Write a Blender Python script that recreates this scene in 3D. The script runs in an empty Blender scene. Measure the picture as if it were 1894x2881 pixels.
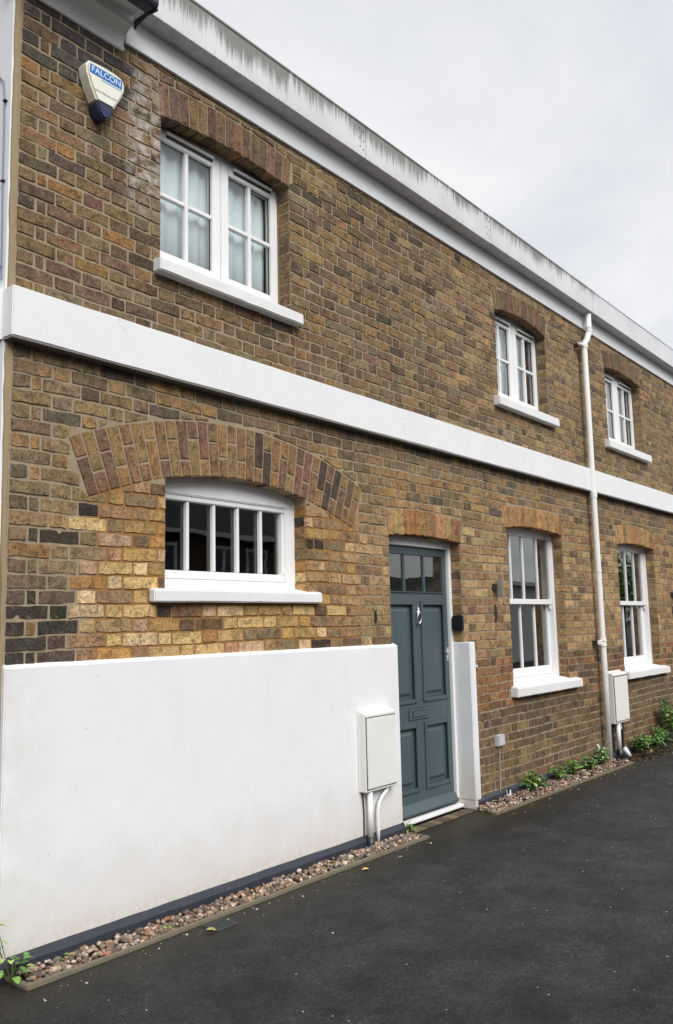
import bpy, bmesh, math, random
from mathutils import Vector, Matrix
random.seed(7)
R = random.Random(11)
S = bpy.context.scene
C = S.collection
PI = math.pi

# ------------------------------------------------------------------ camera, sky, sun, exposure
# World frame: X runs along the brick front to the right, Y goes into the building (front face Y=0), Z=0 is eye level.
GZ = -1.555                                   # lane surface
cam = bpy.data.cameras.new('camera'); camo = bpy.data.objects.new('camera', cam); C.objects.link(camo)
cam.sensor_fit = 'VERTICAL'; cam.sensor_height = 24.0; cam.lens = 24.0 * 2400 / 2881
cam.clip_start = 0.05; cam.clip_end = 2000
eX = Vector((1951, 273.5, 2400)).normalized()
up = Vector((-406, -18128, 2400)); up = (up - up.dot(eX) * eX).normalized()
eY = up.cross(eX)
RM = Matrix((eX, eY, up))                     # world = RM @ camera(x right, y down, z forward)
cr, cu, cb = RM @ Vector((1, 0, 0)), RM @ Vector((0, -1, 0)), RM @ Vector((0, 0, -1))
camo.matrix_world = Matrix(((cr.x, cu.x, cb.x, 0), (cr.y, cu.y, cb.y, -3.802), (cr.z, cu.z, cb.z, 0), (0, 0, 0, 1)))
S.camera = camo

SUN_EL, SUN_AZ = 44.0, -20.0                   # azimuth measured from the front's outward normal towards +X
w = bpy.data.worlds.new('World'); S.world = w; w.use_nodes = True
nt = w.node_tree; nt.nodes.clear()
N = lambda t, **k: (lambda n: ([setattr(n, a, b) for a, b in k.items()], n)[1])(nt.nodes.new(t))
wo = N('ShaderNodeOutputWorld'); bg = N('ShaderNodeBackground'); bg.inputs[1].default_value = 0.1
sky = N('ShaderNodeTexSky', sky_type='NISHITA'); sky.sun_disc = False
sky.sun_elevation = math.radians(SUN_EL); sky.sun_rotation = math.radians(180 - SUN_AZ)
tc = N('ShaderNodeTexCoord'); sp = N('ShaderNodeSeparateXYZ'); nt.links.new(tc.outputs['Generated'], sp.inputs[0])
mx = N('ShaderNodeMath', operation='MAXIMUM'); mx.inputs[1].default_value = 0.0; nt.links.new(sp.outputs[2], mx.inputs[0])
ad = N('ShaderNodeMath', operation='ADD'); ad.inputs[1].default_value = 0.25; nt.links.new(mx.outputs[0], ad.inputs[0])
d1 = N('ShaderNodeMath', operation='DIVIDE'); d2 = N('ShaderNodeMath', operation='DIVIDE')
nt.links.new(sp.outputs[0], d1.inputs[0]); nt.links.new(ad.outputs[0], d1.inputs[1])
nt.links.new(sp.outputs[1], d2.inputs[0]); nt.links.new(ad.outputs[0], d2.inputs[1])
cmb = N('ShaderNodeCombineXYZ'); nt.links.new(d1.outputs[0], cmb.inputs[0]); nt.links.new(d2.outputs[0], cmb.inputs[1])
nz = N('ShaderNodeTexNoise'); nz.inputs['Scale'].default_value = 2.3; nz.inputs['Detail'].default_value = 5; nz.inputs['Roughness'].default_value = 0.5; nz.inputs['Distortion'].default_value = 0.4
nt.links.new(cmb.outputs[0], nz.inputs['Vector'])
rp = N('ShaderNodeValToRGB'); nt.links.new(nz.outputs['Fac'], rp.inputs[0])
SK = 3.85
rp.color_ramp.elements[0].position = 0.33; rp.color_ramp.elements[0].color = (SK * .84, SK * .86, SK * .91, 1)
rp.color_ramp.elements[1].position = 0.68; rp.color_ramp.elements[1].color = (SK * 1.08, SK * 1.08, SK * 1.085, 1)
mixw = N('ShaderNodeMix', data_type='RGBA'); mixw.inputs[0].default_value = 0.96
nt.links.new(sky.outputs[0], mixw.inputs[6]); nt.links.new(rp.outputs[0], mixw.inputs[7])
nt.links.new(mixw.outputs[2], bg.inputs[0]); nt.links.new(bg.outputs[0], wo.inputs[0])

sl = bpy.data.lights.new('sun', 'SUN'); sl.energy = 1.5; sl.angle = math.radians(42); sl.color = (1.0, .985, .965)
so = bpy.data.objects.new('sun', sl); C.objects.link(so)
e, a = math.radians(SUN_EL), math.radians(SUN_AZ)
so.rotation_euler = Vector((math.sin(a) * math.cos(e), -math.cos(a) * math.cos(e), math.sin(e))).to_track_quat('Z', 'Y').to_euler()
so.location = (4, -12, 12)
S.view_settings.view_transform = 'Standard'; S.view_settings.look = 'None'; S.view_settings.gamma = 1
S.view_settings.use_curve_mapping = False
S.view_settings.exposure = 1.2

# ------------------------------------------------------------------ helpers
def lin(r, g, b):
    f = lambda c: (c / 255 / 12.92) if c / 255 <= .04045 else ((c / 255 + .055) / 1.055) ** 2.4
    return (f(r), f(g), f(b))

class Mat:
    def __init__(s, name, rough=.6, spec=.3, base=None):
        s.m = bpy.data.materials.new(name); s.m.use_nodes = True; s.t = s.m.node_tree
        s.p = s.t.nodes['Principled BSDF']; s.p.inputs['Roughness'].default_value = rough
        s.p.inputs['Specular IOR Level'].default_value = spec
        if base: s.p.inputs['Base Color'].default_value = (*base, 1)
        s.pos = s.n('ShaderNodeNewGeometry').outputs['Position']
    def n(s, t, **k):
        x = s.t.nodes.new(t)
        for a, b in k.items(): setattr(x, a, b)
        return x
    def l(s, a, b): s.t.links.new(a, b)
    def val(s, sock, v):
        if hasattr(v, 'node'): s.l(v, sock)
        elif isinstance(v, tuple) and len(v) == 3 and sock.type == 'RGBA': sock.default_value = (*v, 1)
        else: sock.default_value = v
    def math(s, op, a, b=0.0, clamp=False):
        x = s.n('ShaderNodeMath', operation=op, use_clamp=clamp); s.val(x.inputs[0], a); s.val(x.inputs[1], b); return x.outputs[0]
    def mix(s, fac, a, b, mode='MIX'):
        x = s.n('ShaderNodeMix', data_type='RGBA', blend_type=mode); s.val(x.inputs[0], fac); s.val(x.inputs[6], a); s.val(x.inputs[7], b); return x.outputs[2]
    def scale(s, v):
        x = s.n('ShaderNodeVectorMath', operation='MULTIPLY'); s.l(s.pos, x.inputs[0]); x.inputs[1].default_value = v; return x.outputs[0]
    def noise(s, sc, det=4, rough=.55, vec=None, dist=0.0):
        x = s.n('ShaderNodeTexNoise'); x.inputs['Scale'].default_value = sc; x.inputs['Detail'].default_value = det
        x.inputs['Roughness'].default_value = rough; x.inputs['Distortion'].default_value = dist
        s.l(vec if vec is not None else s.pos, x.inputs['Vector']); return x.outputs['Fac']
    def vor(s, sc, vec=None, out='Distance'):
        x = s.n('ShaderNodeTexVoronoi'); x.inputs['Scale'].default_value = sc
        s.l(vec if vec is not None else s.pos, x.inputs['Vector']); return x.outputs[out]
    def ramp(s, v, a, b, lo=0.0, hi=1.0):
        x = s.n('ShaderNodeMapRange', clamp=True); s.val(x.inputs[0], v); x.inputs[1].default_value = a; x.inputs[2].default_value = b
        x.inputs[3].default_value = lo; x.inputs[4].default_value = hi; return x.outputs[0]
    def xyz(s):
        x = s.n('ShaderNodeSeparateXYZ'); s.l(s.pos, x.inputs[0]); return x.outputs
    def attr(s, nm):
        x = s.n('ShaderNodeAttribute'); x.attribute_name = nm; return x.outputs['Color']
    def gray(s, v):
        x = s.n('ShaderNodeCombineColor'); [s.val(x.inputs[i], v) for i in range(3)]; return x.outputs[0]
    def base(s, c): s.l(c, s.p.inputs['Base Color'])
    def bump(s, h, strength=.5, dist=.004):
        x = s.n('ShaderNodeBump'); x.inputs['Strength'].default_value = strength; x.inputs['Distance'].default_value = dist
        s.l(h, x.inputs['Height']); s.l(x.outputs[0], s.p.inputs['Normal'])

class MB:
    """collects faces, then links them as one mesh object"""
    def __init__(s): s.v = []; s.f = []; s.c = []
    def add(s, vs, fs, col=None):
        o = len(s.v); s.v += [tuple(x) for x in vs]; s.f += [tuple(i + o for i in f) for f in fs]
        s.c += [col if col else (1, 1, 1)] * len(vs); return s
    def box(s, x0, x1, y0, y1, z0, z1, col=None):
        if x1 < x0: x0, x1 = x1, x0
        return s.add([(x0, y0, z0), (x1, y0, z0), (x1, y1, z0), (x0, y1, z0), (x0, y0, z1), (x1, y0, z1), (x1, y1, z1), (x0, y1, z1)],
                     [(0, 3, 2, 1), (4, 5, 6, 7), (0, 1, 5, 4), (1, 2, 6, 5), (2, 3, 7, 6), (3, 0, 4, 7)], col)
    def prism(s, poly, axis, a, b, col=None):
        """closed outline extruded: axis 'x' outline=(y,z); 'y' outline=(x,z); 'z' outline=(x,y)"""
        m = {'x': lambda p, t: (t, p[0], p[1]), 'y': lambda p, t: (p[0], t, p[1]), 'z': lambda p, t: (p[0], p[1], t)}[axis]
        n = len(poly); vs = [m(p, a) for p in poly] + [m(p, b) for p in poly]
        fs = [tuple(range(n)), tuple(range(2 * n - 1, n - 1, -1))] + [(i, i + n, (i + 1) % n + n, (i + 1) % n) for i in range(n)]
        return s.add(vs, fs, col)
    def tube(s, pts, r, n=12, col=None, caps=True):
        pts = [Vector(p) for p in pts]; o = []; ref = None
        rs = r if isinstance(r, (list, tuple)) else [r] * len(pts)
        vs = []
        for i, p in enumerate(pts):
            d = ((pts[min(i + 1, len(pts) - 1)] - p).normalized() + (p - pts[max(i - 1, 0)]).normalized()).normalized()
            if ref is None: ref = Vector((0, 1, 0)) if abs(d.y) < .9 else Vector((1, 0, 0))
            x = d.cross(ref).normalized(); y = x.cross(d).normalized(); ref = y
            vs += [p + rs[i] * (math.cos(2 * PI * k / n) * x + math.sin(2 * PI * k / n) * y) for k in range(n)]
        fs = [(i * n + k, i * n + (k + 1) % n, (i + 1) * n + (k + 1) % n, (i + 1) * n + k) for i in range(len(pts) - 1) for k in range(n)]
        if caps: fs += [tuple(range(n - 1, -1, -1)), tuple((len(pts) - 1) * n + k for k in range(n))]
        return s.add(vs, fs, col)
    def mesh(s, name, mat=None, bevel=0, smooth=False, tint=False, seg=2):
        me = bpy.data.meshes.new(name); me.from_pydata(s.v, [], s.f)
        if tint:
            at = me.color_attributes.new('tint', 'FLOAT_COLOR', 'POINT')
            at.data.foreach_set('color', [x for c in s.c for x in (*c, 1.0)])
        bm = bmesh.new(); bm.from_mesh(me); bmesh.ops.recalc_face_normals(bm, faces=bm.faces)
        if bevel:
            bmesh.ops.bevel(bm, geom=[e for e in bm.edges if len(e.link_faces) == 2 and e.calc_face_angle(0) > .6], offset=bevel, segments=seg, affect='EDGES', clamp_overlap=True)
        bm.to_mesh(me); bm.free()
        if smooth: me.polygons.foreach_set('use_smooth', [True] * len(me.polygons))
        if mat: me.materials.append(mat.m if isinstance(mat, Mat) else mat)
        return me
    def build(s, name, mat, parent=None, **k):
        return link(name, s.mesh(name, mat, **k), parent)

def link(name, me, parent=None, loc=None):
    o = bpy.data.objects.new(name, me); C.objects.link(o)
    if loc is not None: o.location = loc
    if parent: o.parent = parent
    return o
def empty(name, parent=None, loc=(0, 0, 0)):
    o = bpy.data.objects.new(name, None); C.objects.link(o); o.location = loc; o.empty_display_size = .1
    if parent: o.parent = parent
    return o
def tag(o, label=None, cat=None, group=None, kind=None):
    if label: o['label'] = label
    if cat: o['category'] = cat
    if group: o['group'] = group
    if kind: o['kind'] = kind
    return o
def mb(): return MB()
def proj(x, y, z):
    c = RM.transposed() @ Vector((x, y + 3.802, z))
    return (947 + 2400 * c.x / c.z, 1440.5 + 2400 * c.y / c.z)

# ------------------------------------------------------------------ materials
def mat_brick():
    m = Mat('brick_clay', .9, .15); t = m.attr('tint'); x, y, z = m.xyz()
    fine = m.noise(75, 6, .65); mid = m.noise(16, 4, .6, dist=.6); big = m.noise(3.2, 3)
    c = m.mix(1.0, t, m.gray(m.ramp(fine, .28, .72, .45, 1.5)), 'MULTIPLY')
    c = m.mix(m.ramp(mid, .50, .64, 0, .75), c, m.mix(1.0, c, (.45, .43, .46), 'MULTIPLY'))
    c = m.mix(m.ramp(mid, .45, .32, 0, .6), c, m.mix(1.0, c, (1.45, 1.32, 1.1), 'MULTIPLY'))
    pit = m.math('LESS_THAN', m.vor(44), .23); pm = m.math('MULTIPLY', pit, m.ramp(m.noise(11, 2), .5, .62))
    c = m.mix(m.math('MULTIPLY', pm, .75), c, (.02, .017, .014))
    c = m.mix(m.ramp(big, .35, .7, 0, .16), c, (.11, .095, .07))
    spk = m.noise(62, 3, .6, dist=.5); c = m.mix(m.ramp(spk, .58, .66, 0, .52), c, m.mix(1.0, c, (.34, .32, .32), 'MULTIPLY'))
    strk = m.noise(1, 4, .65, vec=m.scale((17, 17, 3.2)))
    band_streaks = m.math('MULTIPLY', m.math('MULTIPLY', m.ramp(z, 1.12, 1.40), m.math('LESS_THAN', z, 1.5)), m.ramp(strk, .38, .62)); c = m.mix(m.math('MULTIPLY', band_streaks, .4), c, (.055, .050, .043))  # streaky darkening of the bricks, stronger up towards the string course
    for xa, xb in ((7.30, 8.62), (10.1, 11.5)):
        sx = m.math('MULTIPLY', m.ramp(x, xa, xa + .08), m.ramp(x, xb, xb - .2)); sz = m.math('MULTIPLY', m.ramp(z, -1.25, -.75), m.math('LESS_THAN', z, -.6))
        c = m.mix(m.math('MULTIPLY', m.math('MULTIPLY', m.math('MULTIPLY', sx, sz), m.ramp(strk, .36, .6)), .5), c, (.075, .066, .056))
    cn = m.math('MULTIPLY', m.math('MULTIPLY', m.ramp(x, 2.86, 2.78), m.ramp(z, 2.95, 3.15)), m.ramp(m.noise(6, 4), .35, .6)); c = m.mix(m.math('MULTIPLY', cn, .45), c, (.06, .056, .054))
    # lime bloom by the first window and under its sill
    lx = m.math('MULTIPLY', m.ramp(x, 2.84, 2.92), m.ramp(x, 3.16, 3.08)); lz = m.math('MULTIPLY', m.ramp(z, 2.35, 2.6), m.ramp(z, 3.4, 3.2))
    lime = m.math('MULTIPLY', m.math('MULTIPLY', lx, lz), m.ramp(m.noise(13, 5, .7), .43, .62))
    c = m.mix(m.math('MULTIPLY', lime, .95), c, (.46, .43, .41))
    sm = m.noise(24, 5, .68, dist=1.2); c = m.mix(m.ramp(sm, .57, .70, 0, .42), c, lin(162, 142, 114))
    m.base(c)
    h = m.math('ADD', m.math('MULTIPLY', fine, .5), m.math('MULTIPLY', mid, .9)); h = m.math('SUBTRACT', h, m.math('MULTIPLY', pm, .8))
    m.bump(h, .65, .006); return m
def mat_mortar():
    m = Mat('lime_mortar', .95, .1); x, y, z = m.xyz()
    f = m.noise(130, 5, .7); g = m.noise(6, 4)
    c = m.mix(m.ramp(f, .3, .7), lin(132, 118, 97), lin(172, 156, 132))
    c = m.mix(m.ramp(g, .45, .75, 0, .45), c, lin(124, 108, 84))
    patch = m.math('MULTIPLY', m.math('MULTIPLY', m.ramp(x, 2.62, 2.72), m.ramp(x, 5.02, 4.92)), m.ramp(z, .84, .78))
    c = m.mix(patch, c, m.mix(m.ramp(f, .3, .7), lin(126, 92, 56), lin(164, 126, 82)))
    m.base(c); m.bump(f, .6, .004); return m
def mat_white(name, col=(.80, .80, .80), rough=.55, dirt=0.0, scale=1.0, crack=False, foot=False, bump=.15):
    m = Mat(name, rough, .3); c = m.mix(m.ramp(m.noise(3 * scale, 5, .6), .3, .7), tuple(v * .95 for v in col), col)
    if dirt: c = m.mix(m.ramp(m.noise(26 * scale, 6, .72, dist=.8), .60, .74, 0, dirt), c, (.30, .27, .22))
    if foot:
        x, y, z = m.xyz()
        n = m.noise(5, 6, .7); low = m.ramp(m.math('ADD', z, m.math('MULTIPLY', n, .5)), -.78, -1.22)
        c = m.mix(m.math('MULTIPLY', low, .55), c, (.55, .50, .41))
        lo2 = m.math('MULTIPLY', m.ramp(z, -1.36, -1.47), m.ramp(m.noise(30, 6, .75), .42, .7))
        c = m.mix(m.math('MULTIPLY', lo2, .42), c, (.30, .26, .18))
        lft = m.math('MULTIPLY', m.ramp(x, 2.5, 2.2), m.ramp(m.noise(9, 4), .35, .7))
        c = m.mix(m.math('MULTIPLY', lft, .35), c, (.55, .52, .42))
        v = m.noise(1, 4, .6, vec=m.scale((5, 5, 1.1)))
        c = m.mix(m.ramp(v, .55, .75, 0, .10), c, (.52, .50, .47))
        sp_ = m.math('LESS_THAN', m.vor(7.5), .035); c = m.mix(m.math('MULTIPLY', sp_, .5), c, (.25, .23, .2))
    if crack:
        v = m.n('ShaderNodeTexVoronoi', feature='DISTANCE_TO_EDGE'); v.inputs['Scale'].default_value = 1.5
        wv = m.n('ShaderNodeVectorMath', operation='ADD'); m.l(m.pos, wv.inputs[0])
        nn = m.n('ShaderNodeTexNoise'); nn.inputs['Scale'].default_value = 5; nn.inputs['Detail'].default_value = 5; m.l(m.pos, nn.inputs['Vector'])
        m.l(nn.outputs['Color'], wv.inputs[1]); m.l(wv.outputs[0], v.inputs['Vector'])
        k = m.math('MULTIPLY', m.ramp(v.outputs['Distance'], .012, .002), m.ramp(m.noise(2.1, 2), .5, .6))
        c = m.mix(m.math('MULTIPLY', k, .35), c, (.42, .41, .40))
    m.base(c); m.bump(m.noise(60 * scale, 5, .7), bump, .004); return m
def mat_eaves():
    m = Mat('weathered_white_metal', .5, .4); x, y, z = m.xyz()
    v = m.noise(1, 5, .7, vec=m.scale((46, 46, 1.5))); v2 = m.noise(1, 4, .6, vec=m.scale((95, 95, 4)))
    h = m.ramp(z, 3.56, 3.86)
    st = m.math('ADD', m.math('MULTIPLY', h, .55), m.math('ADD', m.math('MULTIPLY', v, .75), m.math('MULTIPLY', v2, .35)))
    zone = m.ramp(x, 9.75, 9.35); near = m.math('ADD', m.ramp(x, 6.0, 3.0, 0.0, .14), m.ramp(m.noise(1, 4, .7, vec=m.scale((2.3, .1, .1))), .3, .7, -.16, .16))
    k = m.math('MULTIPLY', m.ramp(m.math('ADD', st, near), .88, 1.06, 0, .95), m.math('ADD', m.math('MULTIPLY', zone, .96), .04))
    c = m.mix(m.ramp(m.noise(2.5, 4), .3, .7), (.56, .565, .58), (.65, .655, .67))
    c = m.mix(k, c, m.mix(v2, (.10, .095, .085), (.26, .25, .225)))
    lo = m.math('MULTIPLY', m.ramp(z, 3.64, 3.585), m.ramp(m.noise(20, 4, .7), .45, .7)); c = m.mix(m.math('MULTIPLY', m.math('MULTIPLY', lo, zone), .5), c, (.3, .29, .27))
    m.base(c); m.bump(m.noise(40, 4), .1, .003); return m
def mat_plain(name, col, rough=.5, spec=.4, var=.12, sc=20, metal=0, bump=.1):
    m = Mat(name, rough, spec); n = m.noise(sc, 5, .65)
    m.base(m.mix(n, tuple(v * (1 - var) for v in col), tuple(min(1, v * (1 + var)) for v in col)))
    m.p.inputs['Metallic'].default_value = metal
    if bump: m.bump(m.noise(sc * 4, 4), bump, .002)
    return m
def mat_glass():
    m = Mat('window_glass'); t = m.t; t.nodes.remove(m.p)
    tr = m.n('ShaderNodeBsdfTransparent'); tr.inputs[0].default_value = (.93, .955, .945, 1)
    gl = m.n('ShaderNodeBsdfGlossy'); gl.inputs['Roughness'].default_value = .015
    geo = m.n('ShaderNodeNewGeometry'); dt = m.n('ShaderNodeVectorMath', operation='DOT_PRODUCT'); m.l(geo.outputs['Normal'], dt.inputs[0]); m.l(geo.outputs['Incoming'], dt.inputs[1])
    co = m.math('ABSOLUTE', dt.outputs['Value']); fres = m.math('ADD', m.math('MULTIPLY', m.math('POWER', m.math('SUBTRACT', 1.0, co, True), 5.0), .95), .045)
    bm = m.n('ShaderNodeBump'); bm.inputs['Strength'].default_value = .09; bm.inputs['Distance'].default_value = .01
    m.l(m.noise(2.2, 2), bm.inputs['Height']); m.l(bm.outputs[0], gl.inputs['Normal'])
    mxs = m.n('ShaderNodeMixShader'); m.l(m.math('MULTIPLY', fres, 2.3, True), mxs.inputs[0])
    m.l(tr.outputs[0], mxs.inputs[1]); m.l(gl.outputs[0], mxs.inputs[2])
    m.l(mxs.outputs[0], t.nodes['Material Output'].inputs[0]); return m
def mat_asphalt():
    m = Mat('asphalt', .7, .22); x, y, z = m.xyz()
    f = m.noise(150, 3, .75); g = m.noise(34, 5, .7); b = m.noise(1.1, 5, .6); cell = m.vor(120, out='Color')
    c = m.mix(m.ramp(g, .3, .7), (.0175, .0168, .0164), (.0345, .0332, .0324))
    c = m.mix(1.0, c, m.gray(m.ramp(f, .32, .68, .4, 1.6)), 'MULTIPLY')
    sepc = m.n('ShaderNodeSeparateColor'); m.l(cell, sepc.inputs[0])
    c = m.mix(m.math('MULTIPLY', m.math('GREATER_THAN', sepc.outputs[0], .93), m.ramp(m.noise(3, 3), .35, .65, .1, .45)), c, (.085, .08, .075))
    pt = m.noise(3.6, 6, .68, dist=.4); c = m.mix(1.0, c, m.gray(m.ramp(pt, .34, .66, .68, 1.42)), 'MULTIPLY')
    # pale trodden chips
    vv = m.n('ShaderNodeTexVoronoi'); vv.inputs['Scale'].default_value = 15; vv.inputs['Randomness'].default_value = 1; m.l(m.pos, vv.inputs['Vector'])
    sv = m.n('ShaderNodeSeparateColor'); m.l(vv.outputs['Color'], sv.inputs[0])
    chip = m.math('MULTIPLY', m.math('LESS_THAN', vv.outputs['Distance'], m.ramp(sv.outputs[2], 0, 1, .03, .095)), m.math('GREATER_THAN', sv.outputs[1], .84))
    c = m.mix(m.math('MULTIPLY', chip, .8), c, (.40, .39, .37))
    dry = m.math('MULTIPLY', m.ramp(m.math('ADD', x, m.math('MULTIPLY', b, 2.0)), 4.5, 9.5), m.ramp(y, -.4, -1.6))
    c = m.mix(m.math('MULTIPLY', dry, .7), c, m.mix(1.0, c, (2.1, 2.05, 2.0), 'MULTIPLY'))
    wet = m.math('MULTIPLY', m.ramp(m.math('SUBTRACT', y, m.math('MULTIPLY', b, .5)), -1.15, -.55), m.ramp(x, 11, 6, .35, 1))
    c = m.mix(m.math('MULTIPLY', wet, .6), c, m.mix(1.0, c, (.5, .48, .45), 'MULTIPLY'))
    moss = m.math('MULTIPLY', m.ramp(m.math('ADD', y, m.math('MULTIPLY', m.noise(9, 5, .7), .42)), -.33, -.08), m.ramp(x, 4.5, 6.5, .45, 1))
    c = m.mix(m.math('MULTIPLY', moss, .75), c, m.mix(m.noise(30, 4), (.022, .018, .010), (.050, .044, .018)))
    m.base(c)
    m.l(m.ramp(m.math('ADD', wet, m.math('MULTIPLY', b, .5)), .3, 1.3, .85, .5), m.p.inputs['Roughness'])
    h = m.math('ADD', m.math('MULTIPLY', m.vor(120), 1.1), m.math('ADD', g, m.math('MULTIPLY', b, 2))); m.bump(h, .35, .006); return m
def mat_tint(name, rough=.6, spec=.3, sc=60, var=.25, bump=.2):
    m = Mat(name, rough, spec); n = m.noise(sc, 4, .65)
    m.base(m.mix(1.0, m.attr('tint'), m.gray(m.ramp(n, .3, .7, 1 - var, 1 + var)), 'MULTIPLY')); m.bump(n, bump, .003); return m
def mat_leaf(name='leaf_green'):
    m = Mat(name, .5, .35); n = m.noise(40, 3)
    m.base(m.mix(1.0, m.attr('tint'), m.gray(m.ramp(n, .3, .7, .75, 1.25)), 'MULTIPLY'))
    m.p.inputs['Subsurface Weight'].default_value = 0.0
    return m
def mat_door():
    m = Mat('teal_door_paint', .42, .4); n = m.noise(1, 4, .6, vec=m.scale((40, 40, 3)))
    m.base(m.mix(n, lin(69, 83, 87), lin(79, 93, 97))); m.bump(n, .06, .002); return m
def mat_pipe():
    m = Mat('flaking_white_pipe_paint', .4, .4); x, y, z = m.xyz()
    c = m.mix(m.ramp(m.noise(6, 4), .3, .7), (.77, .76, .73), (.82, .815, .80))
    k = m.math('MULTIPLY', m.ramp(z, -1.0, -1.3), m.ramp(m.noise(24, 4, .6, dist=.5), .60, .63)); c = m.mix(k, c, (.025, .022, .02))
    d = m.ramp(m.noise(1, 4, .6, vec=m.scale((30, 30, 2.5))), .58, .75, 0, .3); c = m.mix(d, c, (.42, .38, .31))
    m.base(c); return m

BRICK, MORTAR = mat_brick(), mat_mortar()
RENDER = mat_white('white_render', (.785, .79, .805), .7, .06, foot=True, bump=.25)
BAND = mat_white('white_band_paint', (.775, .777, .78), .6, .05, crack=True, bump=.3)
SILLM = mat_white('white_sill_paint', (.76, .76, .755), .5, .35, 1.0, bump=.3)
FRAME = mat_white('white_joinery_paint', (.80, .80, .795), .38, .10, 1.5, bump=.06)
TRIM = mat_white('white_fascia_paint', (.72, .725, .735), .5, .25, .6, bump=.08)
FLANK = mat_white('white_masonry_paint', (.80, .80, .82), .8, .05, bump=.3)
EAVES, GLASS, ASPH = mat_eaves(), mat_glass(), mat_asphalt()
BLACK = mat_plain('black_bitumen_paint', lin(50, 53, 62), .45, .4, .35, 14)
BLACKP = mat_plain('black_plastic', (.012, .012, .014), .35, .5, .2)
DOOR = mat_door(); PIPE = mat_pipe()
CHROME = mat_plain('chrome', (.85, .85, .86), .32, .5, .05, metal=1, bump=0)
CREAM = mat_white('cream_meter_box_plastic', (.765, .755, .72), .45, .12, bump=.05)
GREYP = mat_plain('grey_plastic', (.50, .52, .54), .5, .4, .08)
IRON = mat_plain('rusted_iron', (.035, .027, .022), .8, .3, .5, 50)
ZINC = mat_plain('dull_zinc', (.36, .34, .31), .55, .4, .25, 40, metal=.3)
KERB = mat_plain('edging_concrete', (.17, .145, .105), .9, .2, .35, 25, bump=.5)
SOIL = mat_plain('damp_soil', (.035, .027, .020), .95, .1, .5, 60, bump=.8)
PEB = mat_tint('pebble_stone', .65, .35, 55, .22, .15)
LEAF = mat_leaf(); STEMM = mat_plain('plant_stem', (.10, .13, .04), .7)
PAVER = mat_tint('paver_brick', .85, .2, 60, .3, .4)
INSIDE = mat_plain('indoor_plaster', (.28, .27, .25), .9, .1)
CURT = mat_plain('curtain_cloth', (.80, .81, .82), .9, .1, .05, bump=.05)
NET = mat_plain('net_curtain_cloth', (.72, .77, .81), .9, .1, .04, bump=.05)
CURTG = mat_plain('grey_curtain_cloth', (.42, .44, .44), .9, .1, .08, bump=.05)
GREYW = mat_white('grey_cornice_paint', (.72, .72, .71), .6, .35, .8, bump=.2)
GUTTER = mat_plain('black_gutter_iron', lin(58, 60, 70), .4, .4, .3)
ALARMW = mat_plain('cream_alarm_plastic', (.76, .75, .64), .35, .45, .04, bump=0)
NAVY = mat_plain('navy_lens_plastic', lin(36, 43, 76), .25, .5, .1, bump=0)
BLUE = mat_plain('blue_print', lin(32, 105, 178), .45, .3, .03, bump=0)
WHITEP = mat_plain('white_print', (.82, .84, .86), .45, .3, .02, bump=0)
PALEP = mat_plain('pale_blue_print', lin(150, 185, 215), .45, .3, .02, bump=0)
GREYT = mat_plain('grey_print', lin(120, 130, 150), .45, .3, .02, bump=0)

# ------------------------------------------------------------------ lane, kerbs
g = mb(); NX, NY = 60, 60
g.add([(-300, -300, GZ), (300, -300, GZ), (300, 300, GZ), (-300, 300, GZ)], [(0, 1, 2, 3)])
tag(g.build('lane_surface', ASPH), 'dark damp asphalt lane along the brick front', kind='structure')

# ------------------------------------------------------------------ the house
XL, XR = 2.186, 14.6
ZT = 3.42
house = tag(empty('terraced_house', loc=(XL, 0, GZ)), 'two storey yellow and brown brick terraced house with white band and teal door', 'house')
def hp(o):
    o.parent = house; o.matrix_parent_inverse = house.matrix_world.inverted() if False else Matrix.Translation(-house.location); return o

# openings: name, x0, x1, sill z, springing z, crown rise, ring thickness, outer skew, number of arch bricks
OPEN = [
    ('W1', 3.118, 4.280, 2.150, 3.094, .040, .205, .02, 15),
    ('W2', 7.281, 8.410, 2.135, 3.046, .070, .20, .05, 15),
    ('W3', 10.08, 11.325, 2.13, 3.092, .048, .20, .05, 15),
    ('W0', 3.165, 4.395, .215, .0, 0, 0, 0, 0),
    ('D', 5.367, 6.440, -1.54, .686, .028, .195, .03, 14),
    ('L2', 7.304, 8.555, -.615, .894, .034, .19, .04, 15),
    ('L3', 10.11, 11.425, -.63, .894, .038, .22, .04, 15),
]
AC, AR1, AR2, AA = (3.78, -1.995), 2.922, 3.252, math.radians(22.86)      # relieving arch over the kitchen window
ARCH = {}
for n, x0, x1, zs, sp_, rise, th, sk, k in OPEN:
    if n == 'W0': ARCH[n] = (AC[0], AC[1], AR1, AR2, AA); continue
    h = (x1 - x0) / 2; r = (h * h + rise * rise) / (2 * rise); ARCH[n] = ((x0 + x1) / 2, sp_ + rise - r, r, r + th, math.asin(h / r) + 0.0)
def soffit(n, x):
    cx, cz, r1, r2, a = ARCH[n]; return cz + math.sqrt(max(0, r1 * r1 - (x - cx) ** 2))
SK = {n: v[7] for n, v in zip([o[0] for o in OPEN], OPEN)}
def skewx(n, z, side):
    """x of the skewback line at height z (side -1 left, +1 right)"""
    cx, cz, r1, r2, a = ARCH[n]
    xa, za = cx + side * r1 * math.sin(a), cz + r1 * math.cos(a)
    if n == 'W0': xb, zb = cx + side * r2 * math.sin(a), cz + r2 * math.cos(a)
    else: xb, zb = xa + side * SK[n], za + (r2 - r1)
    return xa, za, xb, zb
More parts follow.
